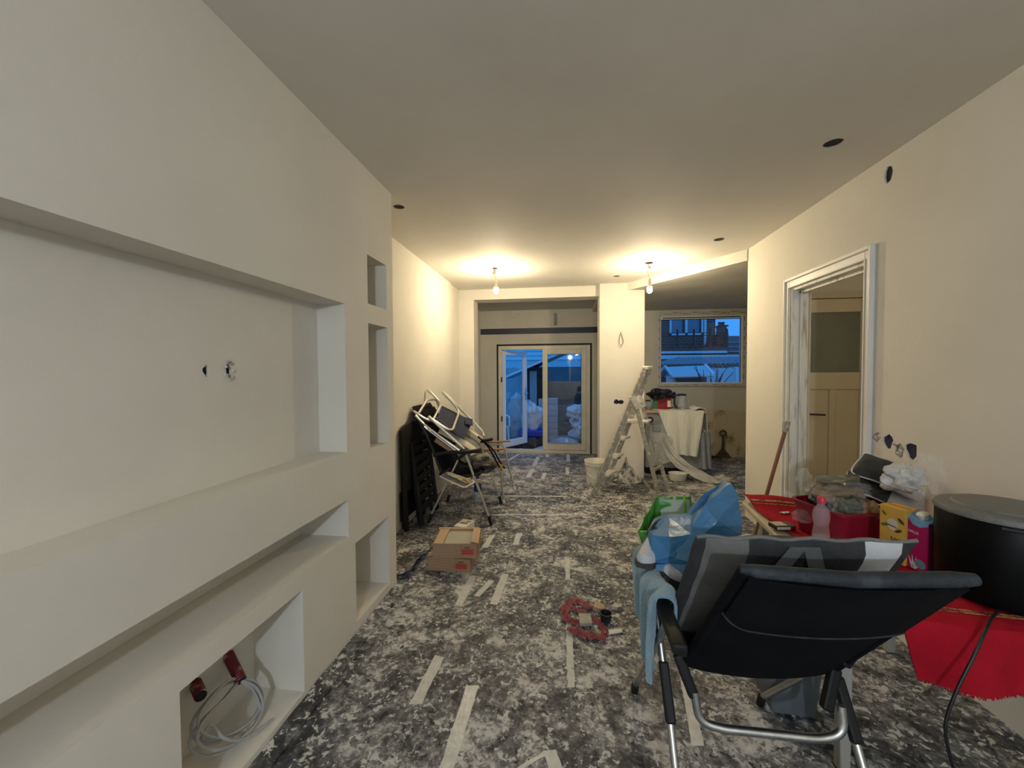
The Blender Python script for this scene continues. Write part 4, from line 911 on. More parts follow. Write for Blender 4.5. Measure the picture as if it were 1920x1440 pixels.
# on top: bag, kettle, jar
rb = thing('red_bag', 'red bag with a green side standing on the kitchen unit', 'bag', (1.38, 5.86, KZ + .001))
MB().surf(lambda u, v: (1.30 + lerp(.0, .18, u) + .01 * nz(u * 5, v * 5), 5.80 - .02 * math.sin(math.pi * u), KZ + .002 + .19 * v * (1 - .1 * u)), 8, 8, .01).build('front_panel', 'red_bag', rb, world=True, smooth=True)
MB().surf(lambda u, v: (lerp(1.215, 1.305, u) + .03 * v * (1 - u) , 5.80 + .02 * (1 - u), KZ + .002 + (.20 - .14 * u * 0) * v * (1 - .15 * u)), 4, 6, .008).build('side_panel', 'green_card', rb, world=True, smooth=True)
lump((1.38, 5.90, KZ + .095), (.13, .085, .10), 2, .12, 1.3, 3, flat=.093).build('body', 'red_bag', rb, world=True, smooth=True)
MB().bx(1.425, 1.47, 5.772, 5.778, KZ + .04, KZ + .13).build('label_patch', 'cap_cream', rb, world=True)
tag(lump((1.37, 5.86, KZ + .215), (.185, .13, .072), 6, .5, 2.2, 4).build('bin_bag', 'bin_bag', smooth=True), 'black bin bag crumpled on top of the red bag', 'bin bag')
kt = thing('kettle', 'glass electric kettle with a black lid and handle on the kitchen unit', 'kettle', (1.635, 5.82, KZ + .001))
MB().lathe([(.072, 0), (.074, .035), (.07, .037)], 22).build('base', 'steel', kt, smooth=True)
MB().lathe([(.07, .037), (.068, .08), (.055, .17), (.05, .20)], 22).build('jug', 'kettle_glass', kt, smooth=True)
MB().lathe([(.055, .198), (.056, .215), (.03, .225), (0, .225)], 20).build('lid', 'black_plastic', kt, smooth=True)
MB().tube(fillet([(-.04, 0, .21), (-.10, 0, .20), (-.105, 0, .07), (-.072, 0, .03)], .03), .014, 8).build('handle', 'black_plastic', kt, smooth=True)
jr = thing('jar', 'small brown-filled glass jar at the left end of the kitchen unit', 'jar', (1.165, 5.78, KZ + .001))
MB().lathe([(.042, 0), (.045, .01), (.045, .085), (.032, .105), (.032, .125)], 18).build('glass', 'kettle_glass', jr, smooth=True)
MB().lathe([(.040, .003), (.040, .05), (0, .05)], 18).build('contents', 'jar_brown', jr, smooth=True)
MB().lathe([(.035, .12), (.035, .138), (0, .138)], 18).build('lid', 'black_plastic', jr, smooth=True)
# --- old iron waste-pipe stub against the bare wall
ir = thing('iron_pipe_stub', 'rusty iron pipe with a ring top on a triangular foot against the bare wall', 'pipe', (2.575, 6.87, .0015))
MB().tube([(.045 * math.cos(k * math.pi / 8), 0, .40 + .045 * math.sin(k * math.pi / 8)) for k in range(16)], .016, 8, closed=True).build('ring', 'iron_rust', ir, smooth=True)
MB().tube([(0, 0, .36), (.004, 0, .25), (-.006, 0, .12)], [.017, .02, .024], 10).build('pipe', 'iron_rust', ir, smooth=True)
MB().add([(-.12, -.03, 0), (.13, -.03, 0), (.03, -.022, .13), (-.03, -.022, .13), (-.12, .03, 0), (.13, .03, 0), (.03, .022, .13), (-.03, .022, .13)], [(0, 1, 2, 3), (7, 6, 5, 4), (0, 4, 5, 1), (1, 5, 6, 2), (2, 6, 7, 3), (3, 7, 4, 0)]).build('foot', 'iron_rust', ir, bevel=.006)
tag(lump((2.30, 6.84, .02), (.14, .05, .022), 3, .4, 1.6, 3, flat=.018).build('rubble', 'dark_foam', smooth=True), 'dark rubble lying along the foot of the bare kitchen wall', 'rubble')
# --- pole leaning on the door frame
pt, pb = Vector((1.700, 3.285, 1.035)), Vector((1.515, 3.42, .004))
po = thing('wooden_pole', 'brown wooden handle with a whitened head leaning on the door frame', 'pole', pb)
MB().tube([pb, pb.lerp(pt, .93)], .014, 10).build('shaft', 'pole_wood', po, world=True, smooth=True)
MB().bar(pb.lerp(pt, .92), pt, .05, .034).build('head', 'ladder_alu', po, world=True, bevel=.006)

# ================================================================== RIGHT FOREGROUND
mat('red_cloth', (0.40, 0.006, 0.018), 0.85, col2=(0.31, 0.004, 0.013), nscale=6, lo=.4, hi=.7, bump=.25, bscale=60, spec=.2)
mat('gold_trim', (0.45, 0.25, 0.10), 0.6, col2=(0.16, .02, .02), nscale=60, lo=.45, hi=.55)
mat('table_cream', (0.60, 0.52, 0.36), 0.5, col2=(0.52, .44, .30), nscale=6)
mat('table_leg', (0.36, 0.35, 0.31), 0.5)
mat('charcoal', (0.030, 0.032, 0.034), 0.85, col2=(0.045, .047, .05), nscale=18, bump=.15, bscale=90)
mat('cushion_grey', (0.19, 0.187, 0.184), 0.85, col2=(0.15, .146, .142), nscale=12, bump=.15, bscale=90)
mat('cushion_white', (0.62, 0.63, 0.64), 0.85, col2=(0.54, .55, .56), nscale=12, bump=.15, bscale=90)
mat('strap_grey', (0.12, 0.125, 0.125), 0.8, bump=.3, bscale=200)
mat('mesh_black', (0.0035, 0.0038, 0.005), 0.9, col2=(0.006, 0.0065, 0.008), nscale=8, spec=.15, bump=.15, bscale=160)
mat('mesh_roll', (0.016, 0.021, 0.027), 0.7, col2=(0.06, .07, .08), nscale=20, lo=.45, hi=.8, bump=.3, bscale=120)
mat('towel_blue', (0.24, 0.40, 0.50), 0.95, col2=(0.19, 0.33, 0.43), nscale=10, bump=.6, bscale=130, sheen=.5)
film_mat('bag_blue', (0.05, 0.20, 0.42), .93, .34, col2=(0.08, 0.27, 0.52), nscale=3)
film_mat('bag_green', (0.055, 0.27, 0.03), .95, .3)
mat('bag_inside', (0.42, 0.50, 0.42), .5)
mat('lime', (0.20, 0.52, 0.05), .5)
mat('shoe_white', (0.55, 0.56, 0.60), .6); mat('shoe_navy', (0.012, 0.02, 0.06), .7); mat('shoe_sole', (0.05, .048, .045), .8)
mat('tub_red', (0.22, 0.006, 0.022), .4)
mat('pot_black', (0.0025, 0.0025, 0.0025), .4, spec=.12); mat('pot_lid', (0.16, 0.16, 0.145), .5, col2=(0.13, .13, .12), nscale=80, lo=.4, hi=.6)
mat('tea_yellow', (0.62, 0.36, 0.03), .5, col2=(0.50, 0.33, 0.10), nscale=6); mat('tea_top', (0.68, 0.33, 0.03), .5)
mat('leaf_green', (0.10, 0.15, 0.03), .6); mat('leaf_dark', (0.05, .05, .02), .6)
mat('carton_pink', (0.36, 0.004, 0.10), .4); mat('carton_pink_dark', (0.14, 0.03, 0.07), .45); mat('carton_blue', (0.16, 0.36, 0.58), .45); mat('cap_white', (0.68, .68, .62), .4); mat('oval_teal', (0.13, .26, .32), .5)
mat('lid_yellow', (0.75, 0.62, 0.03), .5); mat('cup_white', (0.68, .65, .56), .5); mat('pack_green', (0.03, 0.09, 0.07), .5)
mat('cap_pink', (0.70, 0.03, 0.08), .4)
film_mat('pink_clear', (0.74, 0.58, 0.61), .24, .06)
film_mat('clear_film', (0.80, 0.80, 0.78), .10, .05)
film_mat('white_film', (0.66, 0.65, 0.62), .86, .35)
mat('bread', (0.20, 0.12, 0.055), .7, col2=(0.36, .27, .16), nscale=18, lo=.5, hi=.7, bump=.5, bscale=60)
mat('snack_dark', (0.05, 0.05, 0.03), .5, col2=(0.30, .28, .2), nscale=12, lo=.5, hi=.62)
mat('nut_brown', (0.26, 0.15, 0.065), .5, col2=(0.5, .38, .2), nscale=26, lo=.5, hi=.7)
mat('pack_brown', (0.045, 0.022, 0.012), .4); mat('pack_label', (0.55, .52, .4), .5)
mat('crate_grey', (0.13, 0.15, 0.165), .5, col2=(0.11, .125, .14), nscale=6)
mat('cord_black', (0.008, 0.008, 0.008), .5)
mat('ink_white', (0.75, .7, .7), .5)

# --- table
TA, TB = Vector((1.0, 2.39, 0)), Vector((.885, 1.335, 0)); TZ = .68
ex = Vector((.993, -.108, 0)).normalized(); ey = (TA - TB).normalized(); TW, TL = .725, (TA - TB).length
T = lambda u, v, z=TZ: TB + ex * u + ey * v + Vector((0, 0, z))
tt = thing('table', 'cream-edged table against the right wall under a red cloth', 'table', T(TW / 2, TL / 2, 0))
pol = [T(0, 0), T(TW, 0), T(TW, TL), T(0, TL)]
MB().add([p - Vector((0, 0, .03)) for p in pol] + pol, [(3, 2, 1, 0), (4, 5, 6, 7), (0, 1, 5, 4), (1, 2, 6, 5), (2, 3, 7, 6), (3, 0, 4, 7)]).build('table_top', 'table_cream', tt, world=True, bevel=.008, bseg=3)
for u, v in ((.075, .19), (TW - .08, .19), (.075, TL - .12), (TW - .08, TL - .12)): MB().bar(T(u, v, .0015), T(u, v, TZ - .03), .036, .036).build('leg', 'table_leg', tt, world=True, bevel=.004)
for a, b_ in (((.075, .19), (TW - .08, .19)), ((.075, TL - .12), (TW - .08, TL - .12))): MB().bar(T(*a, TZ - .06), T(*b_, TZ - .06), .02, .05).build('apron', 'table_leg', tt, world=True)
# --- red tablecloth: lies on the top, hangs over the front
CL0 = .075
def tcl(u, v):
    s = lerp(-.195, TL + .015, v)          # along the table, negative = hanging
    w0 = CL0 - .02 * math.sin(v * 9) if s > 0 else CL0 + .30 * (-s) + .03
    if s > 0: w0 = lerp(CL0 + .03, CL0 - .065, min(1, s / TL)) + .008 * math.sin(v * 13)
    a = lerp(w0, TW - .005, u)
    hump = .045 * math.exp(-((s - TL + .03) / .10) ** 2) * (.5 + .5 * math.sin(u * 6 + .4)) * (1 - .3 * u)
    z = TZ + .005 + .004 * max(0, nz(a * 7, s * 7, 1)) + max(0, hump) + .006 * math.exp(-(u / .04) ** 2)
    r = .022
    if s >= 0: p = T(a, s, z)
    else:
        d = -s; ph = min(d / r, math.pi / 2); z2 = TZ + .004 - r + r * math.cos(ph) - max(0, d - r * math.pi / 2)
        o = r * math.sin(ph) + .020 * math.sin(a * 24 + 1) * min(1, d / .15) + .02 * d
        p = T(a, -o - .004, z2)
    return p
cl = thing('tablecloth', 'red tablecloth with gold bands hanging over the near table edge', 'tablecloth', T(TW / 2, TL / 2, TZ + .001))
MB().surf(tcl, 44, 70, .004).build('cloth', 'red_cloth', cl, world=True, smooth=True)
def band(v0, v1, m, dz=.0032):
    MB().surf(lambda u, v: Vector(tcl(u, lerp(v0, v1, v))) + Vector((0, 0, dz)), 44, 2, .0012).build('gold_band', m, cl, world=True)
span = TL + .21; vv = lambda s: (s + .195) / span
band(vv(TL - .095), vv(TL - .080), 'gold_trim'); band(vv(TL - .118), vv(TL - .112), 'gold_trim'); band(vv(.045), vv(.053), 'gold_trim'); band(vv(.060), vv(.066), 'gold_trim')
fr_ = MB(); rr = random.Random(3)
for k in range(150):
    u = k / 149; p = Vector(tcl(u, 0)); fr_.bar(p, p + Vector((rr.uniform(-.004, .004), rr.uniform(-.004, .002), -rr.uniform(.004, .010))), .0022, .0022)
o = fr_.build('fringe', 'red_cloth', cl, world=True); o['kind'] = 'stuff'
# --- black cooker at the near right corner
pc = thing('electric_pot', 'tall round black electric pot with a grey lid at the table corner', 'cooker', Vector((1.405, 1.462, TZ + .0115)))
PR = .155
MB().lathe([(PR - .03, 0), (PR - .006, .006), (PR, .03), (PR, .262), (PR - .004, .268)], 48).build('body', 'pot_black', pc, smooth=True)
ldp = MB().lathe([(PR + .004, .268), (PR + .005, .274), (PR - .002, .286), (PR - .035, .292)], 48).build('lid', 'pot_lid', pc, smooth=True)
MB().lathe([(PR - .036, .292), (PR - .040, .298), (PR - .06, .302), (0, .303)], 48).build('lid_disc', 'pot_lid', ldp, smooth=True)
gg = MB().tube([(PR * 1.02 * math.cos(a), PR * 1.02 * math.sin(a), .258) for a in [R(-135) + R(38) * k / 8 for k in range(9)]], .006, 6); gg.build('handle', 'black_plastic', pc, smooth=True)
MB().lathe([(PR - .0365, .2922), (PR - .0395, .2922)], 48).build('lid_groove', 'dark_void', ldp)
cord = thing('power_cord', 'black power cord hanging from the pot over the red cloth', 'cord', (1.12, 1.19, .002))
MB().tube(spline([(1.285, 1.345, .703), (1.225, 1.300, .700), (1.165, 1.252, .688), (1.115, 1.226, .63), (1.072, 1.214, .555), (1.042, 1.207, .48), (1.034, 1.203, .43), (1.046, 1.20, .36), (1.075, 1.195, .25), (1.10, 1.19, .12), (1.12, 1.19, .012), (1.16, 1.17, .008), (1.24, 1.12, .008)], 8), .0042, 8).build('cable', 'cord_black', cord, world=True, smooth=True)

# --- things on the table
ZT = TZ + .0115
def upright_box(name, label, P, Q, depth, h, cat='box', z=ZT):
    P = Vector((P.x, P.y, z)); Q = Vector((Q.x, Q.y, z)); ax = (Q - P); w = ax.length; ang_ = math.atan2(ax.y, ax.x)
    return thing(name, label, cat, P, ang_), w
P, Q = atz(1650, 944, .90), atz(1698, 958.5, .90); dirv = (Q - P)
tea, w = upright_box('tea_box', 'yellow tea carton with printed leaves beside the pink carton', P, Q, .07, .21)
h_ = .900 - ZT
MB().bx(0, w, 0, .065, 0, h_).build('carton', 'tea_yellow', tea, bevel=.0015)
MB().bx(.002, w - .002, .002, .063, h_, h_ + .001).build('top_flap', 'tea_top', tea)
MB().bx(.01, w - .004, .030, .034, h_ + .001, h_ + .0018).build('flap_slit', 'tub_red', tea)
for (a, b_, rz, s, m) in ((.018, h_ - .075, .3, .016, 'leaf_green'), (w - .022, h_ - .085, .5, .015, 'leaf_dark'), (w - .014, h_ - .045, -.7, .016, 'leaf_dark'), (w - .018, .045, .2, .012, 'leaf_dark'), (.016, h_ - .03, -.8, .013, 'leaf_green')):
    MB().add([(a + s * math.cos(rz) * c - s * .45 * math.sin(rz) * d, -.0008, b_ + s * math.sin(rz) * c + s * .45 * math.cos(rz) * d) for c, d in ((-1, 0), (-.4, -.8), (.4, -.8), (1, 0), (.4, .8), (-.4, .8))], [(0, 1, 2, 3, 4, 5)]).build('printed_leaf', m, tea)
def text(s, size, mname, parent, loc, rot, name='lettering'):
    c = bpy.data.curves.new(name, 'FONT'); c.body = s; c.size = size; c.extrude = .0002; c.materials.append(MATS[mname])
    tmp = bpy.data.objects.new('tmp', c); C.objects.link(tmp); dg = bpy.context.evaluated_depsgraph_get(); dg.update()
    me = bpy.data.meshes.new_from_object(tmp.evaluated_get(dg)); bpy.data.objects.remove(tmp); bpy.data.curves.remove(c)
    if not me.materials: me.materials.append(MATS[mname])
    o = bpy.data.objects.new(name, me); C.objects.link(o); o.parent = parent; o.location = loc; o.rotation_euler = rot; return o
text('tea', .030, 'leaf_dark', tea, (w * .45, -.001, h_ - .128), (R(90), 0, 0))
text('Solevita', .0125, 'leaf_dark', tea, (w * .25, -.001, h_ - .072), (R(90), R(8), 0))
MB().add([(w * .52 + .02 * math.cos(k * math.pi / 8), -.0005, h_ - .066 + .022 * math.sin(k * math.pi / 8)) for k in range(16)], [tuple(range(16))]).build('printed_disc', 'pack_label', tea)
P, Q = atz(1699.5, 961, .892), atz(1741.5, 976, .892)
pk, w = upright_box('drink_carton', 'magenta drink carton with a pale blue top and white screw cap', P, Q, .08, .2, 'carton')
h_ = .878 - ZT
MB().bx(0, w, 0, .07, 0, h_).build('carton', 'carton_pink', pk, bevel=.0015)
MB().bx(w - .0008, w + .0008, .002, .068, .002, h_ - .002).build('side_print', 'carton_pink_dark', pk)
MB().add([(0, 0, h_), (w, 0, h_), (w, .07, h_), (0, .07, h_), (.006, .03, h_ + .022), (w - .002, .03, h_ + .014), (w - .002, .045, h_ + .014), (.006, .045, h_ + .022)], [(0, 1, 5, 4), (1, 2, 6, 5), (2, 3, 7, 6), (3, 0, 4, 7), (4, 5, 6, 7), (3, 2, 1, 0)]).build('sloped_top', 'carton_blue', pk)
MB().lathe([(.017, 0), (.018, .004), (.018, .016), (.015, .018), (0, .018)], 20, (w * .55, .022, h_ + .010), Matrix.Rotation(R(24), 3, 'X')).build('screw_cap', 'cap_white', pk, smooth=True)
MB().add([(0.0, -.0006, h_), (w, -.0006, h_), (w, -.0006, h_ - .010), (w * .62, -.0006, h_ - .024), (w * .3, -.0006, h_ - .020), (.012, -.0006, h_ - .006)], [(0, 1, 2, 3, 4, 5)]).build('blue_print', 'carton_blue', pk)
MB().add([(w * .68 + .020 * math.cos(k * math.pi / 8), -.0008, .030 + .017 * math.sin(k * math.pi / 8)) for k in range(16)], [tuple(range(16))]).build('oval_print', 'oval_teal', pk)
text('OPLUS', .013, 'ink_white', pk, (w * .10, -.001, h_ - .052), (R(90), 0, 0))
for k in range(5):
    a = .5 + k * .35; MB().add([(w * .3, -.0007, .004), (w * .3 + .012, -.0007, .004), (w * .3 + .05 * math.cos(a), -.0007, .05 * math.sin(a) + .008)], [(0, 1, 2)]).build('splash_print', 'ink_white', pk)
# stack of cups, yellow lid, green pack behind
cps = thing('cup_stack', 'stack of white plastic cups in clear wrap behind the tea carton', 'cup', atz(1736, 985, ZT) + Vector((.14, .17, 0)))
for k in range(9): MB().lathe([(.026, .01 + .013 * k), (.033, .085 + .013 * k), (.0355, .087 + .013 * k), (.0355, .091 + .013 * k), (.031, .089 + .013 * k), (.024, .014 + .013 * k), (0, .014 + .013 * k)], 20).build('cup', 'cup_white', cps, smooth=True)
gp = tag(MB().box((0, 0, .07), (.10, .05, .14)).build('green_pack', 'pack_green', bevel=.006), 'dark green packet standing left of the cup stack', 'packet'); gp.location = cps.location + Vector((-.09, .03, 0)); gp.rotation_euler = (0, 0, .3)
yl = thing('yellow_lid_jar', 'small jar with a bright yellow lid behind the tea carton', 'jar', cps.location + Vector((-.085, -.052, 0)))
MB().lathe([(.03, 0), (.031, .13), (.028, .14)], 18).build('jar_body', 'cup_white', yl, smooth=True)
MB().lathe([(.034, .135), (.034, .163), (.03, .166), (0, .166)], 20).build('lid', 'lid_yellow', yl, smooth=True)
# red tub of wrapped bread
tu = thing('red_tub', 'dark red plastic tub filled with wrapped bread', 'tub', (1.215, 1.925, ZT), R(17))
def rrect(w, d, r, z, n=5):
    pts = []
    for cx, cy, a0 in ((w / 2 - r, d / 2 - r, 0), (-w / 2 + r, d / 2 - r, 90), (-w / 2 + r, -d / 2 + r, 180), (w / 2 - r, -d / 2 + r, 270)):
        for k in range(n + 1): a = R(a0 + 90 * k / n); pts.append(Vector((cx + r * math.cos(a), cy + r * math.sin(a), z)))
    return pts
def loft(mb, rings, cap0=True, cap1=True):
    n = len(rings[0]); vs = [p for r_ in rings for p in r_]; fs = []
    for i in range(len(rings) - 1):
        for j in range(n): fs.append((i * n + j, i * n + (j + 1) % n, (i + 1) * n + (j + 1) % n, (i + 1) * n + j))
    if cap0: fs.append(tuple(range(n - 1, -1, -1)))
    if cap1: fs.append(tuple(range((len(rings) - 1) * n, len(rings) * n)))
    return mb.add(vs, fs)
loft(MB(), [rrect(.24, .22, .04, 0), rrect(.27, .25, .045, .125), rrect(.285, .265, .05, .128), rrect(.285, .265, .05, .14), rrect(.265, .245, .045, .14), rrect(.235, .215, .04, .012)]).build('shell', 'tub_red', tu, smooth=True)
for k, (px_, py_, Y, d, m, lab, nm) in enumerate(((1568, 925, 1.95, (.095, .06, .045), 'bread', 'wrapped brown loaf lying across the red tub', 'bread_loaf'), (1600, 948, 1.88, (.065, .05, .04), 'snack_dark', 'dark leafy snack packet in the red tub', 'snack_packet'), (1633, 957, 1.84, (.033, .033, .036), 'nut_brown', 'round brown nut bag at the right of the red tub', 'nut_bag'), (1545, 930, 2.0, (.06, .05, .05), 'snack_dark', 'crinkled dark bread bag behind the pink-capped bottle', 'bread_bag'))):
    o = lump(at(px_, py_, Y), d, k + 2, .3, 1.8, 4).build(nm, m, smooth=True); tag(o, lab, 'food', 'food in the red tub')
tag(lump(at(1572, 920, 1.95), (.115, .075, .058), 11, .35, 2.6, 4).build('clear_wrapper', 'clear_film', smooth=False), 'crackly clear wrapper round the loaf in the tub', 'wrapper')
tag(lump(at(1590, 952, 1.86), (.07, .05, .035), 13, .5, 3.0, 4).build('clear_wrapper', 'clear_film', smooth=False), 'small clear wrapper over the snack packet in the tub', 'wrapper')
tag(lump(at(1508, 900, 2.05), (.03, .03, .05), 14, .4, 2.5, 4).build('clear_wrapper', 'clear_film', smooth=False), 'twisted clear wrapper end above the bottle cap', 'wrapper')
tag(MB().surf(lambda u, v: at(lerp(1530, 1612, u), 893 + 4 * math.sin(u * 4) - 5 * u * (1 - u) * 4 + 14 * v, lerp(2.02, 1.90, v)), 14, 4, .002).build('wrapper_label', 'snack_dark', smooth=True), 'printed dark label on top of the bread wrapper', 'label')
# bottles
bt = thing('water_bottle', 'small clear water bottle with a pink cap beside the red tub', 'bottle', (1.052, 1.775, ZT))
MB().lathe([(.028, 0), (.031, .006), (.031, .05), (.028, .075), (.025, .092), (.028, .11), (.031, .13), (.028, .155), (.016, .175), (.0125, .182), (.0125, .19)], 24).build('bottle_body', 'pink_clear', bt, smooth=True)
MB().lathe([(.029, .004), (.029, .045), (0, .045)], 20).build('water_fill', 'water', bt, smooth=True)
MB().lathe([(.0155, .187), (.0155, .207), (.014, .209), (0, .209)], 20).build('cap', 'cap_pink', bt, smooth=True)
tag(lump(at(1504, 968, 1.93), (.032, .045, .026), 4, .4, 2.0, 3, flat=.024).build('crushed_bottle', 'clear_film', smooth=False), 'crushed clear bottle lying left of the pink-capped bottle', 'bottle')
# brown packet, paper scraps
cg = thing('brown_packet', 'small dark brown packet with a white label lying on the cloth', 'packet', atz(1466, 990, ZT), .12)
MB().bx(-.045, .045, -.03, .03, 0, .02).build('carton', 'pack_brown', cg, bevel=.002); MB().bx(-.042, .012, -.022, .026, .0202, .0206).build('label_patch', 'pack_label', cg); MB().bx(-.042, .02, -.0306, -.0302, .004, .016).build('white_print', 'white_paper', cg)
def flake(label, px_, py_, s, seed, m='white_paper'):
    r_ = random.Random(seed); c = atz(px_, py_, ZT)
    o = MB().surf(lambda u, v: ((u - .5) * s * 2 * (1 - .3 * abs(v - .5)), (v - .5) * s * .9, .002 + .008 * abs(nz(u * 3, v * 3, seed))), 6, 4, .0012).build('paper_scrap', m); o.location = c; o.rotation_euler = (0, 0, r_.uniform(-.4, .4))
    return tag(o, label, 'scrap', 'paper scraps on the red cloth')
flake('white paper scrap on the cloth beyond the gold band', 1477, 940, .022, 1); flake('curled white paper strip on the cloth before the gold band', 1472, 962, .026, 2); flake('tiny paper bit on the gold band', 1445, 953, .009, 3)
tag(MB().surf(lambda u, v: T(.06 + .20 * u, .47 + .05 * v - .03 * u, ZT + .006 + .012 * abs(nz(u * 5, v * 3, 2))), 14, 5, .002).build('paper_sheet', 'white_paper', smooth=True), 'white paper sheet at the table edge behind the cushion', 'paper')
# folded striped cushion with white piping, plastic bags on it
fcn = thing('folded_cushion', 'black and grey cushion with white piping folded on the table by the wall', 'cushion', (1.6, 2.15, ZT))
SP = [(.62, 0), (.38, 1)]
lo_c = [at(1586, 912, 2.08), at(1590, 884, 2.24), at(1728, 938, 2.12), at(1712, 968, 1.94)]
up_c = [at(1597, 884, 2.12), at(1621, 851, 2.30), at(1738, 896, 2.14), at(1722, 940, 1.98)]
for cs2 in (lo_c, up_c):
    pp = pillow([cs2[0], cs2[1], cs2[2], cs2[3]], .055, SP, 20, 26, 3).build('fold', ['charcoal', 'cushion_white'], fcn, world=True, smooth=True)
    MB().tube(spline([cs2[1], cs2[1].lerp(cs2[2], .3) + Vector((0, -.01, .012)), cs2[1].lerp(cs2[2], .7) + Vector((0, 0, .012)), cs2[2]], 8), .0035, 6).build('piping', 'cushion_white', pp, world=True, smooth=True)
    MB().tube(spline([cs2[1], cs2[0], cs2[0].lerp(cs2[3], .4) + Vector((0, -.012, .004)), cs2[3]], 8), .0035, 6).build('piping', 'cushion_white', pp, world=True, smooth=True)
tag(lump(at(1692, 897, 1.95), (.075, .05, .05), 21, .55, 2.0, 4).build('white_plastic_bag', 'white_film', smooth=True), 'crumpled white plastic bag on the folded cushion', 'plastic bag')
tag(lump(at(1742, 892, 1.86), (.045, .045, .085), 23, .5, 2.4, 4).build('clear_plastic_bag', 'clear_film', smooth=False), 'crackly clear plastic bag standing above the cups', 'plastic bag')

# --- reclining garden chair seen from behind
rc = thing('reclining_chair', 'black reclining garden chair with silver tubular legs seen from behind', 'chair', (.63, 1.5, 0))
BL, BR, TL_, TR_ = Vector((.405, 1.405, .415)), Vector((.868, 1.40, .44)), Vector((.425, 1.0, .945)), Vector((.885, .995, .955))
def bk_(u, v):
    p = (BL * (1 - u) + BR * u) * (1 - v) + (TL_ * (1 - u) + TR_ * u) * v
    s = math.sin(math.pi * u) ** .7; return p + Vector((0, -.022, -.018)) * s * (1 - .3 * v)
MB().surf(bk_, 16, 20, .012).build('backrest', 'mesh_black', rc, world=True, smooth=True)
MB().surf(lambda u, v: Vector(bk_(u * .98 + .01, lerp(.60 + .10 * (1 - min(1, u / .18)) ** 2, 1.0, v))) + Vector((0, -.012, -.010)), 16, 10, .008).build('head_cover', 'mesh_black', rc, world=True, smooth=True)
MB().tube([Vector(bk_(u, .60 + .10 * (1 - min(1, u / .18)) ** 2)) + Vector((0, -.014, -.012)) for u in [k / 24 for k in range(25)]], .004, 6).build('cover_seam', 'mesh_roll', rc, world=True, smooth=True)
MB().tube([TL_ + Vector((-.01, 0, .005)), TL_.lerp(TR_, .06), TL_.lerp(TR_, .5) + Vector((0, -.012, -.004)), TL_.lerp(TR_, .95), TR_ + Vector((.022, 0, .003))], [.010, .016, .018, .018, .013], 12).build('top_roll', 'mesh_roll', rc, world=True, smooth=True)
for a, b_ in ((BL, TL_), (BR, TR_)): MB().tube([a, b_], .014, 10).build('back_tube', 'mesh_black', rc, world=True, smooth=True)
MB().surf(lambda u, v: (lerp(.385, .865, u), lerp(1.40, 1.93, v), .44 + .02 * v - .025 * math.sin(math.pi * u) * math.sin(math.pi * v)), 12, 12, .010).build('seat', 'mesh_black', rc, world=True, smooth=True)
for x in (.385, .865): MB().tube([(x, 1.40, .44), (x, 1.93, .46)], .014, 10).build('seat_tube', 'alu', rc, world=True, smooth=True)
MB().tube([(.385, 1.93, .46), (.865, 1.93, .46)], .014, 10).build('seat_tube', 'alu', rc, world=True, smooth=True)
for x, sx in ((.335, -1), (.915, 1)):
    xr = x + (.012 if sx < 0 else -.005); xf = x - (.03 if sx < 0 else .09)
    lg = MB().tube([(x, 1.56, .60), (xr, 1.40, .335), (xr + .004, 1.20, .004)], .0125, 10).build('leg', 'alu', rc, world=True, smooth=True)
    MB().tube([(x + .002, 1.36, .58), (x - .005, 1.56, .32), (xf, 1.768, .03)], .0125, 10).build('leg', 'alu', rc, world=True, smooth=True)
    MB().tube([(xf, 1.755, .045), (xf, 1.772, .002)], .016, 10).build('foot_cap', 'black_resin', rc, world=True)
    MB().bar((xr - .002, 1.435, .395), (xr + .003, 1.345, .245), .030, .032, up=(1, 0, 0)).build('joint', 'black_resin', rc, world=True, bevel=.007)
    ar = MB().surf(lambda u, v, x=x: (x + (v - .5) * .046, lerp(1.19 if x < .6 else 1.32, 1.72, u), .605 + .010 * math.sin(u * 3)), 10, 3, .034).build('armrest', 'black_resin', rc, world=True, bevel=.010, bseg=3, smooth=True)
    MB().bar((x + sx * -.045, 1.385, .46), (x + sx * -.09, 1.352, .34), .030, .034, up=(1, 0, 0)).build('socket', 'black_resin', rc, world=True, bevel=.008)
    MB().bar((x, 1.22 if sx < 0 else 1.34, .59), (x + sx * -.05, 1.34, .50), .03, .03, up=(1, 0, 0)).build('arm_link', 'black_resin', rc, world=True, bevel=.008)
MB().tube(fillet([(.425, 1.352, .36), (.435, 1.335, .275), (.50, 1.33, .262), (.80, 1.33, .262), (.868, 1.335, .285), (.868, 1.352, .36)], .045, 6), .0135, 12).build('rear_bar', 'alu', rc, world=True, smooth=True)
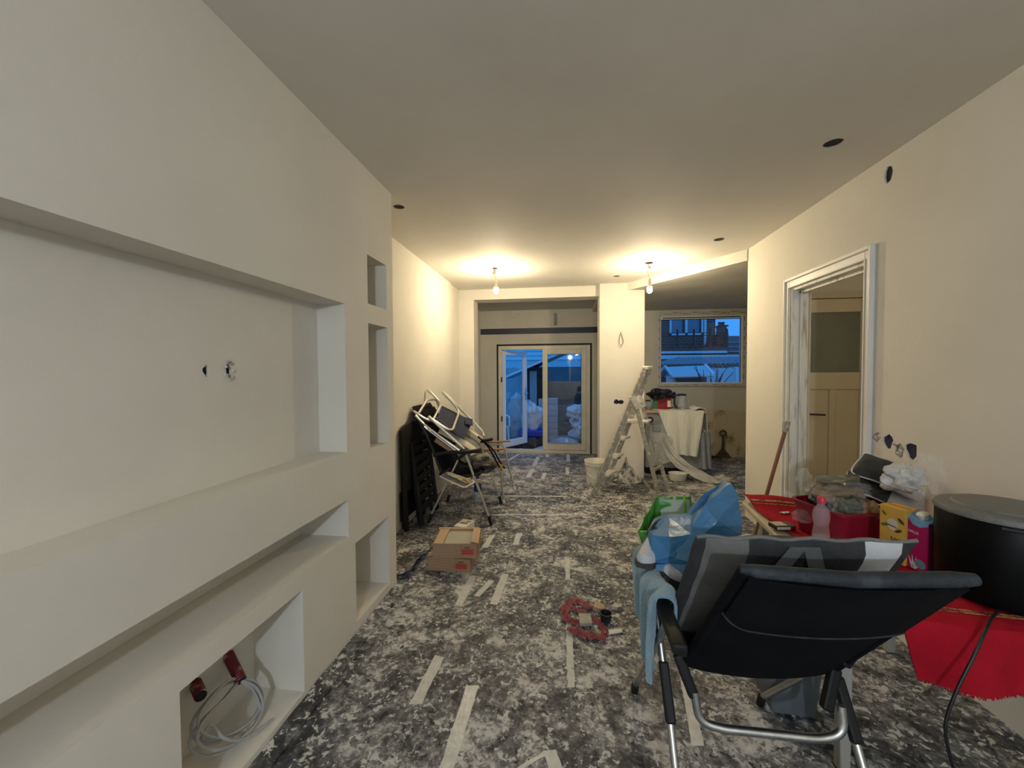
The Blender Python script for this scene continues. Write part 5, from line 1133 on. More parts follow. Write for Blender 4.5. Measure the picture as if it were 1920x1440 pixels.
# --- cushion strapped to the chair back
cu2 = [Vector((.365, 1.50, .475)), Vector((.385, 1.215, .935)), Vector((.955, 1.205, .955)), Vector((.92, 1.49, .49))]
cs3 = thing('chair_cushion', 'charcoal, grey and white striped cushion leaning on the reclining chair', 'cushion', (.65, 1.42, .46))
pillow(cu2, .085, [(.05, 0), (.20, 1), (.52, 0), (.16, 2), (.07, 0)], 22, 44, 5, .010).build('pad', ['charcoal', 'cushion_grey', 'cushion_white'], cs3, world=True, smooth=True)
up2 = (cu2[1] - cu2[0]).normalized(); nn = (cu2[1] - cu2[0]).cross(cu2[3] - cu2[0]).normalized()
if nn.y > 0: nn = -nn
def onc(u, v): return (cu2[0] * (1 - v) + cu2[3] * v) * (1 - u) + (cu2[1] * (1 - v) + cu2[2] * v) * u
MB().tube([onc(1, k / 20) + Vector((0, 0, .004 * math.sin(k * 1.3))) for k in range(21)], .0055, 6).build('seam', 'cushion_grey', cs3, world=True, smooth=True)
for (u0, v0, u1, v1) in ((.985, .47, .55, .22), (.985, .53, .50, .70)):
    MB().surf(lambda u, v: onc(lerp(u0, u1, u) , lerp(v0, v1, u) + (v - .5) * .075) + nn * (.020 + .036 * min(1, u * 3)), 12, 3, .003).build('strap', 'strap_grey', cs3, world=True, smooth=True)
# --- light blue towel over the left arm
def tw(u, v):
    y = lerp(1.76, 1.37, u) + .02 * math.sin(v * 5 + u * 3)
    L_ = lerp(.22, .375, min(1, u * 1.4)) ; s = lerp(-.115, L_, v); r = .038
    f_ = .012 * math.sin(u * 16 + v * 3) + .008 * math.sin(u * 31)
    if s < -.06: x, z = .335 + r, .615 + (s + .06) * 1.0
    elif s < .06: a = math.pi * (s + .06) / .12; x, z = .335 + r * math.cos(a), .622 + r * math.sin(a)
    else: x, z = .335 - r - .02 * (s - .06), .622 - (s - .06)
    k = max(0, s) / .35; yc = 1.47; y = lerp(y, yc + (y - yc) * .58, k)
    return (x + f_ * (1 if s > 0 else .5) + .015 * k, y, z + .012 * math.sin(u * 9) * (1 if abs(s) < .06 else 0) + .006)
tag(MB().surf(tw, 36, 40, .010).build('towel', 'towel_blue', smooth=True), 'light blue towel hanging over the left arm of the reclining chair', 'towel')
# --- bags and shoes on the chair seat
gb = thing('green_tote', 'bright green shopping bag standing open on the chair seat', 'bag', (.46, 1.76, .47))
bt_ = [Vector((.40, 1.64, .478)), Vector((.40, 1.90, .482)), Vector((.60, 1.90, .482)), Vector((.60, 1.64, .478))]
tp_ = [at(1196, 996, 1.80), at(1230, 932, 2.0), at(1296, 931, 1.95), at(1300, 985, 1.74)]
for k in range(4):
    a, b_, c_, d_ = bt_[k], bt_[(k + 1) % 4], tp_[(k + 1) % 4], tp_[k]
    MB().surf(lambda u, v: (a * (1 - u) + b_ * u) * (1 - v) + (d_ * (1 - u) + c_ * u) * v + Vector((.012 * nz(u * 4, v * 4, k), .012 * nz(u * 4, v * 5, k + 9), 0)), 8, 10, .003).build('side_panel', 'bag_green', gb, world=True)
MB().add(bt_ + [p + Vector((0, 0, .003)) for p in bt_], [(0, 1, 2, 3), (7, 6, 5, 4), (0, 4, 5, 1), (1, 5, 6, 2), (2, 6, 7, 3), (3, 7, 4, 0)]).build('bottom_panel', 'bag_green', gb, world=True)
i0, i1 = tp_[1].lerp(tp_[2], .1), tp_[1].lerp(tp_[2], .95)
MB().surf(lambda u, v: i0.lerp(i1, u) + Vector((0, -.008 - .04 * v * v, -.012 - .075 * v)), 6, 6, .002).build('lining', 'bag_inside', gb, world=True)
MB().tube(fillet([tp_[0] + Vector((.01, -.004, 0)), tp_[0].lerp(tp_[3], .5) + Vector((0, -.01, -.012)), tp_[3]], .03), .005, 6).build('handle', 'lime', gb, world=True, smooth=True)
p = tp_[1].lerp(tp_[2], .8); MB().tube(fillet([p, p + Vector((.0, -.02, -.05)), p + Vector((-.01, -.05, -.12))], .03), .006, 6).build('handle', 'lime', gb, world=True, smooth=True)
# faceted blue bag folded over the green one
fp = dict(A=(1255, 973, 1.72), B=(1300, 968, 1.66), C=(1372, 905, 1.78), D=(1386, 932, 1.77), E=(1392, 1003, 1.66), F=(1312, 1012, 1.56), G=(1306, 1056, 1.53), H=(1217, 1055, 1.575), I=(1224, 1003, 1.62), J=(1238, 981, 1.70), K=(1322, 945, 1.63), L=(1292, 1003, 1.575), M=(1252, 1005, 1.57), N=(1256, 1040, 1.545), O=(1345, 975, 1.585))
pv = {k: at(*v) for k, v in fp.items()}; names = list(pv); ix = {n_: i for i, n_ in enumerate(names)}
tri = ['KCD', 'KDO', 'DEO', 'OEF', 'KOL', 'OFL', 'BKL', 'BCK', 'ABL', 'JAM', 'AML', 'IJM', 'IMN', 'HIN', 'MLN', 'LFN', 'FGN', 'GHN']
fs = [tuple(ix[c] for c in t) for t in tri]; n_ = len(names)
outer = 'ABCDEFGHIJ'
bkv = [pv[k] + Vector((.0, .10, -.02)) for k in names]
fs2 = [tuple(n_ + i for i in reversed(f)) for f in fs]
side = [(ix[outer[i]], ix[outer[(i + 1) % 10]], n_ + ix[outer[(i + 1) % 10]], n_ + ix[outer[i]]) for i in range(10)]
bb_ = thing('blue_bag', 'stiff shiny blue plastic bag folded over the green shopping bag', 'bag', (.52, 1.68, .6))
bo = MB().add([pv[k] for k in names] + bkv, fs + fs2 + side).build('film', 'bag_blue', bb_, world=True)
_b = bmesh.new(); _b.from_mesh(bo.data); bmesh.ops.triangulate(_b, faces=_b.faces); bmesh.ops.subdivide_edges(_b, edges=_b.edges, cuts=3, use_grid_fill=True)
for v in _b.verts: v.co += Vector((nz(v.co.x, v.co.y, v.co.z, 13), nz(v.co.y, v.co.z, v.co.x, 15), nz(v.co.z, v.co.x, v.co.y, 12))) * .010
_b.to_mesh(bo.data); _b.free()
q = at(1262, 1066, 1.52); MB().surf(lambda u, v: at(lerp(1222, 1298, u), lerp(1056, 1064 + 22 * u, v) + 2, lerp(1.575, 1.53, u) - .01 * v), 6, 4, .002).build('lower_flap', 'bag_blue', bb_, world=True)
def shoe(label, heel, toe, up, w=.085):
    L = (toe - heel).length; y = (toe - heel).normalized(); x = y.cross(up).normalized(); z = x.cross(y)
    t = thing('sneaker', label, 'shoe', heel, group='shoes in the green bag')
    F = lambda a, b_, c_: heel + x * a + y * b_ + z * c_
    def ring(s):
        ww = w * .5 * (.72 + .28 * math.sin(math.pi * min(1, s * 1.1 + .0)) + .12 * s) * (1 if s < .9 else math.sqrt(max(.05, (1.0 - s) / .1)))
        hh = lerp(.095, .035, min(1, max(0, (s - .25) / .6))) if s < .97 else .02
        return [F(ww * math.cos(a) * (1 if math.sin(a) > 0 else .95), s * L, .018 + hh * max(0, math.sin(a)) ** .7) for a in [math.pi * k / 10 for k in range(11)]]
    loft(MB(), [ring(max(.004, min(.996, k / 14))) for k in range(15)]).build('upper', 'shoe_white', t, world=True, smooth=True)
    def srg(s, zz): 
        ww = w * .54 * (.72 + .28 * math.sin(math.pi * min(1, s * 1.1)) + .12 * s) * (1 if .06 < s < .92 else .6)
        return ww
    mb = MB(); loft(mb, [[F(-srg(s, 0), s * L, 0), F(srg(s, 0), s * L, 0), F(srg(s, 0), s * L, .02), F(-srg(s, 0), s * L, .02)] for s in [k / 12 for k in range(13)]]); mb.build('sole', 'shoe_sole', t, world=True)
    MB().tube([F(.026 * math.cos(a), L * .20 + .050 * math.sin(a), .108 - .02 * math.sin(a)) for a in [2 * math.pi * k / 20 for k in range(20)]], .009, 8, closed=True).build('collar', 'shoe_navy', t, world=True, smooth=True)
    MB().surf(lambda u, v: F(-.036 + .072 * u, L * (.34 + .05 * v), .115 - .015 * v + .008 - .05 * abs(u - .5)), 6, 3, .004).build('stripe', 'shoe_navy', t, world=True)
    MB().add([F(.027 * math.cos(a), L * .20 + .052 * math.sin(a), .1135 - .02 * math.sin(a)) for a in [2 * math.pi * k / 20 for k in range(20)]], [tuple(range(20))]).build('lining', 'shoe_navy', t, world=True)
    return t
shoe('white and navy sneaker tucked upright beside the blue bag', at(1246, 1034, 1.74), at(1204, 1066, 1.56), Vector((-.30, -.30, .9)))
shoe('white and navy sneaker lying under the blue bag flap', at(1330, 1100, 1.62), at(1238, 1076, 1.56), Vector((.1, -.3, .9)))
# --- grey crate under the chair
gc = thing('grey_crate', 'grey plastic crate on the floor under the reclining chair', 'crate', (.945, 1.83, .0015), R(-4))
loft(MB(), [rrect(.17, .20, .02, 0), rrect(.20, .23, .025, .20), rrect(.215, .245, .03, .202), rrect(.215, .245, .03, .215), rrect(.195, .225, .025, .215), rrect(.165, .195, .02, .008)]).build('shell', 'crate_grey', gc, smooth=True)

# ================================================================== MEDIA WALL NICHE: conduits and coiled cable
mat('conduit_red', (0.16, 0.014, 0.018), .5, col2=(0.55, 0.5, 0.45), nscale=14, lo=.60, hi=.68)
mat('cable_grey', (0.40, 0.41, 0.41), .45)
def conduit(label, base, tip, r):
    t = thing('conduit', label, 'conduit', base, group='red conduits in the low niche'); d = (tip - base); n = 26
    pts = [base + d * k / n for k in range(n + 1)]
    MB().tube(pts, [r * (1.06 if k % 2 else .94) for k in range(n + 1)], 16, cap=False).build('corrugated_sleeve', 'conduit_red', t, world=True, smooth=True)
    MB().tube([base, tip - d * .02], r * .86, 14).build('dark_bore', 'dark_void', t, world=True)
    return t
NX = LX - .24
conduit('short red corrugated conduit stub with an empty end in the low niche', atx(366, 1281, NX), atx(377, 1305, NX + .085), .019)
cbx = conduit('longer red corrugated conduit feeding the coiled grey cable', atx(427, 1226, NX), atx(452, 1277, NX + .105), .020)
cc = thing('cable_coil', 'coil of grey cable hanging out of the red conduit onto the niche floor', 'cable', (NX + .12, 1.28, .037))
e = atx(452, 1277, NX + .10)
loop = [e, atx(478, 1290, NX + .13), atx(491, 1322, NX + .15), atx(478, 1358, NX + .17), atx(440, 1393, NX + .17), atx(400, 1408, NX + .16), atx(370, 1396, NX + .14), atx(370, 1370, NX + .12), atx(392, 1338, NX + .11), atx(425, 1306, NX + .105)]
fit = lambda p: Vector((p.x, p.y, max(p.z, .042)))
for k in range(4):
    d = Vector((.006 * (k % 2) - .012 * (k > 1), .007 * k - .01, .005 * k)); pts = [e + Vector((0, .004 * k, 0))] + [fit(q + d * (1 + .2 * i % 2)) for i, q in enumerate(loop[1:])] + [e + Vector((-.01, .004 * k - .006, 0))]
    MB().tube(spline(pts, 7), .0052, 7).build('cable_loop', 'cable_grey', cc, world=True, smooth=True)
MB().tube(spline([fit(atx(372, 1395, NX + .13)), fit(atx(395, 1360, NX + .12)), fit(atx(420, 1384, NX + .17)), fit(atx(460, 1385, NX + .19)), fit(atx(512, 1370, NX + .21))], 7), .0052, 7).build('cable_tail', 'cable_grey', cc, world=True, smooth=True)

# ================================================================== OUTSIDE AT DUSK
mat('paver', (0.30, 0.29, 0.28), .9, col2=(0.2, .2, .2), nscale=5)
mat('board_grey', (0.42, 0.43, 0.44), .8, col2=(0.28, .29, .30), nscale=6, stretch=(6, 6, .4))
mat('shed_dark', (0.05, 0.05, 0.055), .8, col2=(0.03, .03, .03), nscale=6)
mat('door_dark', (0.008, 0.008, 0.010), .6)
mat('siding_white', (0.80, 0.80, 0.80), .6)
mat('white_sack', (0.70, 0.72, 0.74), .5, col2=(0.30, .33, .36), nscale=7, lo=.5, hi=.7, bump=.6, bscale=14)
mat('crate_blue', (0.03, 0.05, 0.42), .5)
mat('tarp_red', (0.20, 0.035, 0.035), .6, bump=.5, bscale=12)
mat('block_grey', (0.42, 0.42, 0.42), .9)
mat('plastic_white', (0.85, 0.85, 0.85), .45)
mat('debris_dark', (0.05, 0.045, 0.045), .9, col2=(0.12, .1, .09), nscale=8)
mat('sand_pale', (0.50, 0.50, 0.50), .9, col2=(0.38, .38, .38), nscale=9, bump=.5, bscale=10)
mat('roof_felt', (0.60, 0.60, 0.60), .7)
mat('corrugated', (0.17, 0.20, 0.17), .8, col2=(0.10, .115, .10), nscale=5)
mat('render_white', (0.72, 0.72, 0.72), .85)
mat('bark', (0.05, 0.045, 0.04), .9)
mat('rooftile', (0.14, 0.10, 0.09), .8, col2=(0.08, .06, .055), nscale=9)
mat('curtain', (0.30, 0.31, 0.34), .9, col2=(0.20, .21, .24), nscale=60, lo=.45, hi=.55)
def brick_mat(name, c1, c2, mortar, scale):
    m = bpy.data.materials.new(name); m.use_nodes = True; MATS[name] = m; nt = m.node_tree; b = nt.nodes['Principled BSDF']
    tc = nt.nodes.new('ShaderNodeTexCoord'); mp = nt.nodes.new('ShaderNodeMapping'); mp.inputs['Rotation'].default_value = (R(90), 0, 0)
    br = nt.nodes.new('ShaderNodeTexBrick'); br.inputs['Color1'].default_value = (*c1, 1); br.inputs['Color2'].default_value = (*c2, 1); br.inputs['Mortar'].default_value = (*mortar, 1)
    br.inputs['Scale'].default_value = scale; br.inputs['Mortar Size'].default_value = .03
    nt.links.new(tc.outputs['Object'], mp.inputs[0]); nt.links.new(mp.outputs[0], br.inputs['Vector']); nt.links.new(br.outputs['Color'], b.inputs['Base Color']); b.inputs['Roughness'].default_value = .9
    return m
brick_mat('brick_dark', (0.14, 0.085, 0.075), (0.10, 0.062, 0.055), (0.17, .16, .15), 2.2)
brick_mat('brick_red', (0.15, 0.05, 0.04), (0.11, 0.038, 0.03), (0.13, .11, .1), 2.2)

struct(MB().bx(-8, 14, 7.12, 30, -.5, -.10).build('ground', 'paver'), 'paved garden ground outside')
# --- board fence across the garden
fe = thing('board_fence', 'pale vertical board fence across the back of the garden', 'fence', (-1.5, 11.4, -.1))
for k in range(34):
    x = -5.4 + k * .155; MB().bx(x, x + .148, 11.38 + .01 * (k % 2), 11.405 + .01 * (k % 2), -.1, 1.55 + .02 * math.sin(k * 2.1)).build('board', 'board_grey', fe, world=True)
for z in (.3, 1.2): MB().bx(-5.4, -.2, 11.42, 11.46, z, z + .08).build('rail', 'board_grey', fe, world=True)
# --- dark shed with sloping white-trimmed roof
sh = thing('dark_shed', 'dark timber garden shed with a sloping white-edged roof', 'shed', (-.1, 9.9, -.1))
MB().bx(-1.05, 1.6, 9.6, 11.0, -.1, 1.55).build('walls', 'shed_dark', sh, world=True)
a, b_ = at(944, 711, 9.35), at(1012, 681, 9.35); c_ = a + (b_ - a) * 3.2
MB().add([a, c_, c_ + Vector((0, 1.9, 0)), a + Vector((0, 1.9, 0)), a + Vector((0, 0, .06)), c_ + Vector((0, 0, .06)), c_ + Vector((0, 1.9, .06)), a + Vector((0, 1.9, .06))], [(0, 1, 2, 3), (7, 6, 5, 4), (0, 4, 5, 1), (1, 5, 6, 2), (2, 6, 7, 3), (3, 7, 4, 0)]).build('roof', 'shed_dark', sh, world=True)
MB().bar(a + Vector((0, -.02, .03)), c_ + Vector((0, -.02, .03)), .03, .05).build('roof_trim', 'siding_white', sh, world=True)
MB().bx(-.66, -.30, 9.56, 9.6, -.1, 1.36).build('door', 'door_dark', sh, world=True)
MB().bx(-.85, -.68, 9.57, 9.6, -.1, 1.45).build('side_board', 'board_grey', sh, world=True)
# --- white clapboard neighbour behind
nb = thing('clapboard_house', 'white clapboard upper wall behind the garden shed', 'building', (-1.5, 15.2, -.1))
MB().bx(-7, 1.9, 15.3, 18, -.1, 3.7).build('wall', 'render_white', nb, world=True)
for k in range(11):
    z = 1.9 + k * .17; MB().add([(-7, 15.30, z), (1.9, 15.30, z), (1.9, 15.24, z), (-7, 15.24, z), (-7, 15.30, z + .165), (1.9, 15.30, z + .165), (1.9, 15.285, z + .165), (-7, 15.285, z + .165)], [(0, 1, 2, 3), (7, 6, 5, 4), (0, 4, 5, 1), (1, 5, 6, 2), (2, 6, 7, 3), (3, 7, 4, 0)]).build('clapboard', 'siding_white', nb, world=True)
# --- builders' clutter on the patio
tag(lump((-.68, 8.15, .50), (.20, .20, .30), 2, .35, 1.5, 4).build('white_sack', 'white_sack', smooth=True), 'bulging white sack standing on the blue crate outside', 'sack')
cr = thing('blue_crate', 'blue plastic crate on the patio under the white sack', 'crate', (-.68, 8.15, -.1))
MB().bx(-.96, -.40, 7.9, 8.4, .12, .24).build('rim', 'crate_blue', cr, world=True, bevel=.02); MB().bx(-.92, -.44, 7.94, 8.36, -.1, .12).build('body', 'debris_dark', cr, world=True, bevel=.02)
tag(lump((-1.10, 7.70, -.02), (.24, .15, .10), 7, .4, 1.6, 4, flat=.075).build('red_tarp', 'tarp_red', smooth=True), 'dark red tarpaulin heaped just outside the open door', 'tarpaulin')
tag(lump((-.36, 7.55, -.05), (.20, .2, .04), 8, .4, 1.6, 3, flat=.055).build('rubble_sheet', 'sand_pale', smooth=True), 'pale dusty sheet lying on the patio outside the threshold', 'sheet')
tag(lump((-.68, 7.76, .0), (.20, .10, .11), 17, .4, 1.6, 3, flat=.09).build('dark_heap', 'debris_dark', smooth=True), 'dark heap of debris before the blue crate', 'debris')
bs = thing('block_stack', 'tall stack of grey building blocks seen through the closed door leaf', 'blocks', (-.30, 8.9, -.1))
for k in range(7): MB().bx(-.42, -.16, 8.78, 9.0, -.1 + .135 * k, .03 + .135 * k).build('block', 'block_grey', bs, world=True, bevel=.006, bseg=1)
b2 = thing('block_stack', 'narrow upright grey blocks beside the dark shed door', 'blocks', (-.42, 9.3, -.1))
for k in range(5): MB().bx(-.62, -.50, 9.25, 9.36, -.1 + .18 * k, .078 + .18 * k).build('block', 'block_grey', b2, world=True, bevel=.006, bseg=1)
for k, (x, y, z, d, lab) in enumerate(((.28, 8.7, .55, (.24, .22, .16), 'upper white sack on the pile behind the closed leaf'), (.38, 8.7, .30, (.26, .24, .16), 'lower white sack on the pile behind the closed leaf'), (.34, 7.75, .26, (.11, .10, .15), 'small bright sack at the right edge of the closed leaf'), (.40, 8.75, .06, (.3, .25, .16), 'bottom sack of the pile behind the closed leaf'))):
    tag(lump((x, y, z), d, k + 31, .35, 1.6, 4, flat=d[2] * .9).build('white_sack', 'white_sack', smooth=True), lab, 'sack', 'sacks outside')
tag(lump((-.02, 7.75, -.0), (.26, .2, .14), 41, .3, 1.4, 4, flat=.1).build('sand_heap', 'sand_pale', smooth=True), 'pale heap of sand under plastic outside the closed leaf', 'sand')
def garden_chair(label, loc, rz):
    t = thing('garden_chair', label, 'chair', loc, rz)
    MB().surf(lambda u, v: (lerp(-.22, .22, u), lerp(-.2, .22, v), .40 - .02 * math.sin(math.pi * v)), 6, 6, .02).build('seat', 'plastic_white', t, smooth=True)
    for k in range(5): MB().bar((-.18 + .09 * k, .22, .42), (-.17 + .085 * k, .33, .82), .05, .015).build('back_slat', 'plastic_white', t, bevel=.004)
    MB().bar((-.22, .33, .84), (.22, .33, .84), .03, .07).build('back_rail', 'plastic_white', t, bevel=.01)
    for x, y in ((-.21, -.19), (.21, -.19), (-.21, .22), (.21, .22)): MB().bar((x * 1.1, y * 1.1, 0), (x, y, .40), .04, .04).build('leg', 'plastic_white', t, bevel=.006)
    for x in (-.24, .24): MB().tube(fillet([(x, -.2, .40), (x, -.2, .60), (x, .28, .62)], .05), .018, 8).build('armrest', 'plastic_white', t, smooth=True)
    return t
garden_chair('white plastic garden chair seen through the open leaf', (-1.45, 8.2, -.1), R(25))
for k in range(3):
    o = MB().bar((-1.75 + .14 * k, 8.9, -.1), (-1.55 + .10 * k, 9.35, 1.45 - .25 * k), .11, .025, up=(0, 1, 0)).build('leaning_plank', 'board_grey'); tag(o, ['longest pale plank leaning outside behind the open leaf', 'middle pale plank leaning outside behind the open leaf', 'shortest pale plank leaning outside behind the open leaf'][k], 'plank', 'planks leaning outside')
tag(lump((-1.10, 8.85, .42), (.20, .18, .45), 51, .4, 1.6, 4).build('plastic_wrapped_bundle', 'milky_film', smooth=True), 'bundle wrapped in clear plastic behind the open leaf', 'bundle')
lp = thing('prop_ladder', 'pale wooden ladder leaning outside behind the open leaf', 'ladder', (-1.9, 9.0, -.1))
for x in (-2.05, -1.75): MB().bar((x, 8.8, -.1), (x + .05, 9.5, 1.7), .04, .06, up=(0, 1, 0)).build('stile', 'board_grey', lp, world=True)
for k in range(6): MB().bar((-2.04 + .008 * k, 8.87 + .1 * k, .1 + .25 * k), (-1.74 + .008 * k, 8.87 + .1 * k, .1 + .25 * k), .03, .03).build('rung', 'board_grey', lp, world=True)

# --- view from the kitchen window: playhouse shed, roofs, brick terrace
pg = thing('blue_roof_shed', 'small shed with a smooth pale roof below the kitchen window', 'shed', at(1290, 716, 11) * 1.0)
SY = 10.6
r0, r1, r2, r3 = at(1247, 688, SY + .9), at(1322, 685, SY + .9), at(1338, 703, SY), at(1259, 705, SY)
q0 = at(1240, 703, SY + 1.8)
MB().add([r0, r1, r2, r3] + [p - Vector((0, 0, .05)) for p in (r0, r1, r2, r3)], [(0, 1, 2, 3), (7, 6, 5, 4), (0, 4, 5, 1), (1, 5, 6, 2), (2, 6, 7, 3), (3, 7, 4, 0)]).build('roof', 'roof_felt', pg, world=True)
b0, b1 = r0 + Vector((0, 1.0, -.32)), r1 + Vector((0, 1.0, -.32))
MB().add([r0, r1, b1, b0] + [p - Vector((0, 0, .05)) for p in (r0, r1, b1, b0)], [(3, 2, 1, 0), (4, 5, 6, 7), (0, 1, 5, 4), (1, 2, 6, 5), (2, 3, 7, 6), (3, 0, 4, 7)]).build('roof', 'roof_felt', pg, world=True)
for p, q in ((r0, r3), (r3, r2), (r1, r2), (r0, b0)): MB().bar(p + Vector((0, -.01, .01)), q + Vector((0, -.01, .01)), .05, .07).build('roof_edge', 'plastic_white', pg, world=True)
zb_ = -.1
MB().add([Vector((r3.x + .15, SY + .05, zb_)), Vector((r2.x - .15, SY + .05, zb_)), Vector((r2.x - .15, SY + .05, r2.z - .05)), Vector((r3.x + .15, SY + .05, r3.z - .05)), Vector((r3.x + .15, SY + 1.8, zb_)), Vector((r2.x - .15, SY + 1.8, zb_)), Vector((r2.x - .15, SY + 1.8, r2.z - .05)), Vector((r3.x + .15, SY + 1.8, r3.z - .05))], [(0, 1, 2, 3), (7, 6, 5, 4), (0, 4, 5, 1), (1, 5, 6, 2), (2, 6, 7, 3), (3, 7, 4, 0)]).build('walls', 'shed_dark', pg, world=True)
MB().add([Vector((r3.x + .14, SY + .05, zb_)), Vector((r0.x + .1, SY + .95, zb_)), Vector((r0.x + .1, SY + .95, r0.z - .1)), Vector((r3.x + .14, SY + .05, r3.z - .1)), Vector((b0.x + .1, SY + 1.85, zb_)), Vector((b0.x + .1, SY + 1.85, b0.z - .1))], [(0, 1, 2, 3), (1, 4, 5, 2)]).build('gable', 'board_grey', pg, world=True)
wdw = MB(); w0, w1 = at(1246, 705, SY + .6), at(1257, 716, SY + .3); wdw.bx(w0.x - .05, w0.x + .22, SY + .2, SY + .24, w1.z - .1, w0.z); wdw.build('window_frame', 'plastic_white', pg, world=True)
# corrugated lean-to roof with gutter
cg2 = thing('lean_to', 'long lean-to with a corrugated roof and pale gutter beyond the small shed', 'building', (5, 13.5, -.1))
c0, c1 = at(1225, 687, 13.0), at(1420, 685, 13.0); c2 = at(1420, 673, 14.6); c3 = at(1225, 674, 14.6)
def cor(u, v):
    p = (c0 * (1 - u) + c1 * u) * (1 - v) + (c3 * (1 - u) + c2 * u) * v; return p + Vector((.9 * v, 0, .045 * math.sin(u * 2 * math.pi * 22)))
MB().surf(cor, 220, 2, .02).build('corrugated_roof', 'corrugated', cg2, world=True, smooth=True)
for k in range(24):
    u = k / 23; p, q = Vector(cor(u, 0)), Vector(cor(u, 1)); MB().bar(Vector((p.x, p.y, lerp(c0.z, c1.z, u) + .07)), Vector((q.x, q.y, lerp(c3.z, c2.z, u) + .07)), .045, .04).build('roof_rib', 'board_grey', cg2, world=True)
MB().bar(at(1215, 670, 14.7), at(1425, 669, 14.7), .12, .14).build('gutter', 'siding_white', cg2, world=True)
MB().bx(c0.x, c1.x, 13.1, 13.25, -.1, c0.z - .05).build('wall', 'render_white', cg2, world=True)
gw = tag(MB().bx(at(1347, 700, 11.6).x, at(1376, 700, 11.6).x, 11.6, 11.8, -.1, at(1360, 691, 11.6).z).build('garden_wall', 'render_white', bevel=.02), 'white rendered garden wall right of the small shed', 'wall')
gp2 = tag(MB().bx(at(1380, 700, 11.5).x, at(1384, 700, 11.5).x, 11.5, 11.6, -.1, at(1382, 688, 11.5).z).build('gate_post', 'plastic_white', bevel=.01), 'slim white gate post at the right of the garden wall', 'post')
# bare shrub
rs = random.Random(4); shb = thing('bare_shrub', 'leafless dark shrub beside the small shed', 'shrub', at(1331, 716, 10.4) * Vector((1, 1, 0)) + Vector((0, 0, -.1)) if False else Vector((at(1331, 716, 10.4).x, 10.4, -.1)))
for k in range(13):
    a_ = rs.uniform(-.5, .5); b__ = rs.uniform(-.4, .4); h = rs.uniform(1.1, 1.75)
    MB().tube(spline([(0, 0, 0), (a_ * .25, b__ * .3, h * .5), (a_ * .6, b__ * .6, h * .8), (a_ + rs.uniform(-.1, .1), b__, h)], 4), [.022 - .0013 * i for i in range(13)], 5).build('branch', 'bark', shb, smooth=True)
# brick terrace house with its balcony
HY = 17.5
hs = thing('brick_house', 'dark brick terraced house with white window frames and a railed flat roof', 'building', (3.5, 18, -.1))
xR = at(1341, 650, HY).x; xW0, xW1 = at(1255, 610, HY).x, at(1318, 610, HY).x; zW0, zW1 = at(1285, 628.5, HY).z, at(1285, 590, HY).z
MB().bx(2.0, xR, HY, HY + 6, -.1, 7.5).build('wall', 'brick_dark', hs, world=True)
wf_ = MB()
for x0, x1, z0, z1 in ((xW0, xW1, zW0, zW0 + .07), (xW0, xW1, zW1 + .3, zW1 + .4), (xW0, xW0 + .08, zW0, zW1 + .4), (xW1 - .08, xW1, zW0, zW1 + .4), ((xW0 + xW1) / 2 - .05, (xW0 + xW1) / 2 + .05, zW0, zW1 + .4)): wf_.bx(x0, x1, HY - .06, HY + .02, z0, z1)
wfo = wf_.build('window', 'siding_white', hs, world=True)
MB().bx(xW0 + .08, xW1 - .08, HY - .02, HY - .005, zW0 + .07, zW1 + .3).build('curtain', 'curtain', wfo, world=True)
for k in (0, 1):
    xa = lerp(xW0, xW1, .5 * k) + .13; xb = lerp(xW0, xW1, .5 * k + .5) - .13
    MB().bx(xb - .02, xb + .05, HY - .045, HY - .03, zW0 + .07, zW1 + .3).build('glazing_bar', 'shed_dark', wfo, world=True)
xd = at(1321, 620, HY).x; MB().tube([(xd, HY - .08, zW1 + 2), (xd, HY - .08, at(1321, 647, HY).z)], .05, 8).build('drainpipe', 'siding_white', hs, world=True)
zp = at(1300, 624, 16.4).z; zf = at(1300, 661, 16.2).z
ann = MB().bx(2.0, at(1364, 640, 16.3).x, 16.3, HY, -.1, zf + .05); ann.build('annex', 'brick_red', hs, world=True)
MB().bx(2.0, at(1364, 640, 16.3).x, 16.3, 16.45, zf + .05, at(1300, 650, 16.3).z).build('parapet', 'brick_red', hs, world=True)
MB().bx(2.0, at(1363.5, 640, 16.2).x, 16.18, 16.3, zf - .03, zf + .06).build('fascia', 'siding_white', hs, world=True)
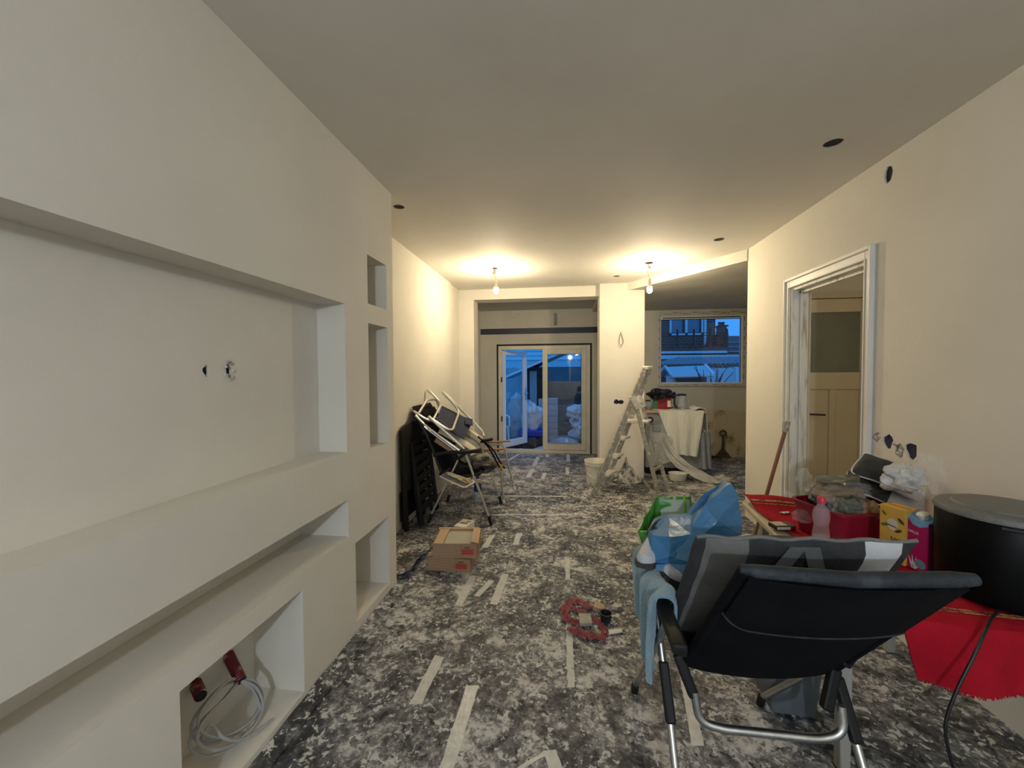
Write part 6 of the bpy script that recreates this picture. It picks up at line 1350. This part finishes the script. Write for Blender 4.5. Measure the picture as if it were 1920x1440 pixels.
for px_ in (1238, 1270, 1301, 1332, 1362):
    x = at(px_, 630, 16.4).x; MB().bar((x, 16.4, zf), (x, 16.4, zp + .15), .06, .06).build('rail_post', 'shed_dark', hs, world=True)
for dz in (0, -.10, -.45): MB().bar((2.0, 16.4, zp + dz), (at(1363, 630, 16.4).x, 16.4, zp + dz), .025, .025).build('railing', 'shed_dark', hs, world=True)
x0, x1 = at(1342, 640, 16.6).x, at(1364, 640, 16.6).x
MB().bx(x0, x1, 16.5, 17.4, zf, at(1350, 626, 16.6).z).build('side_wall', 'brick_red', hs, world=True)
# chimney and roofs beyond
rf2 = thing('distant_roofs', 'tiled roofs with a chimney beyond the brick house', 'building', (9, 24, -.1))
e0, e1, e2, e3 = at(1330, 662, 22), at(1440, 662, 22), at(1440, 632, 25), at(1330, 631, 25)
MB().surf(lambda u, v: (e0 * (1 - u) + e1 * u) * (1 - v) + (e3 * (1 - u) + e2 * u) * v, 4, 4, .1).build('tiled_roof', 'rooftile', rf2, world=True)
MB().bx(e0.x, e1.x, 22.2, 22.6, -.1, e0.z).build('wall', 'render_white', rf2, world=True)
for k in range(3): 
    p = at(1338, 662 - 9 * k, 22 + .8 * k); q = at(1440, 662 - 9 * k, 22 + .8 * k); MB().bar(p + Vector((0, -.1, .08)), q + Vector((0, -.1, .08)), .06, .06).build('snow_rail', 'board_grey', rf2, world=True)
h0, h1 = at(1349, 622, 23.5), at(1361, 612.5, 23.5)
ch = MB().bx(h0.x, h1.x, 23.4, 24.0, at(1355, 636, 23.5).z, h1.z).build('chimney', 'brick_dark', rf2, world=True)
MB().bx(h0.x - .08, h1.x + .08, 23.35, 24.05, h1.z, h1.z + .08).build('chimney_cap', 'shed_dark', ch, world=True)
for k in (.25, .75): MB().lathe([(.10, 0), (.08, .15), (.11, .17), (.11, .20)], 12, (lerp(h0.x, h1.x, k), 23.7, h1.z + .08)).build('chimney_pot', 'rooftile', ch, world=True)
MB().bx(at(1363, 612, 23).x, at(1365.5, 612, 23).x, 23, 23.3, -.1, at(1364, 618, 23).z).build('brick_stack', 'brick_dark', rf2, world=True)
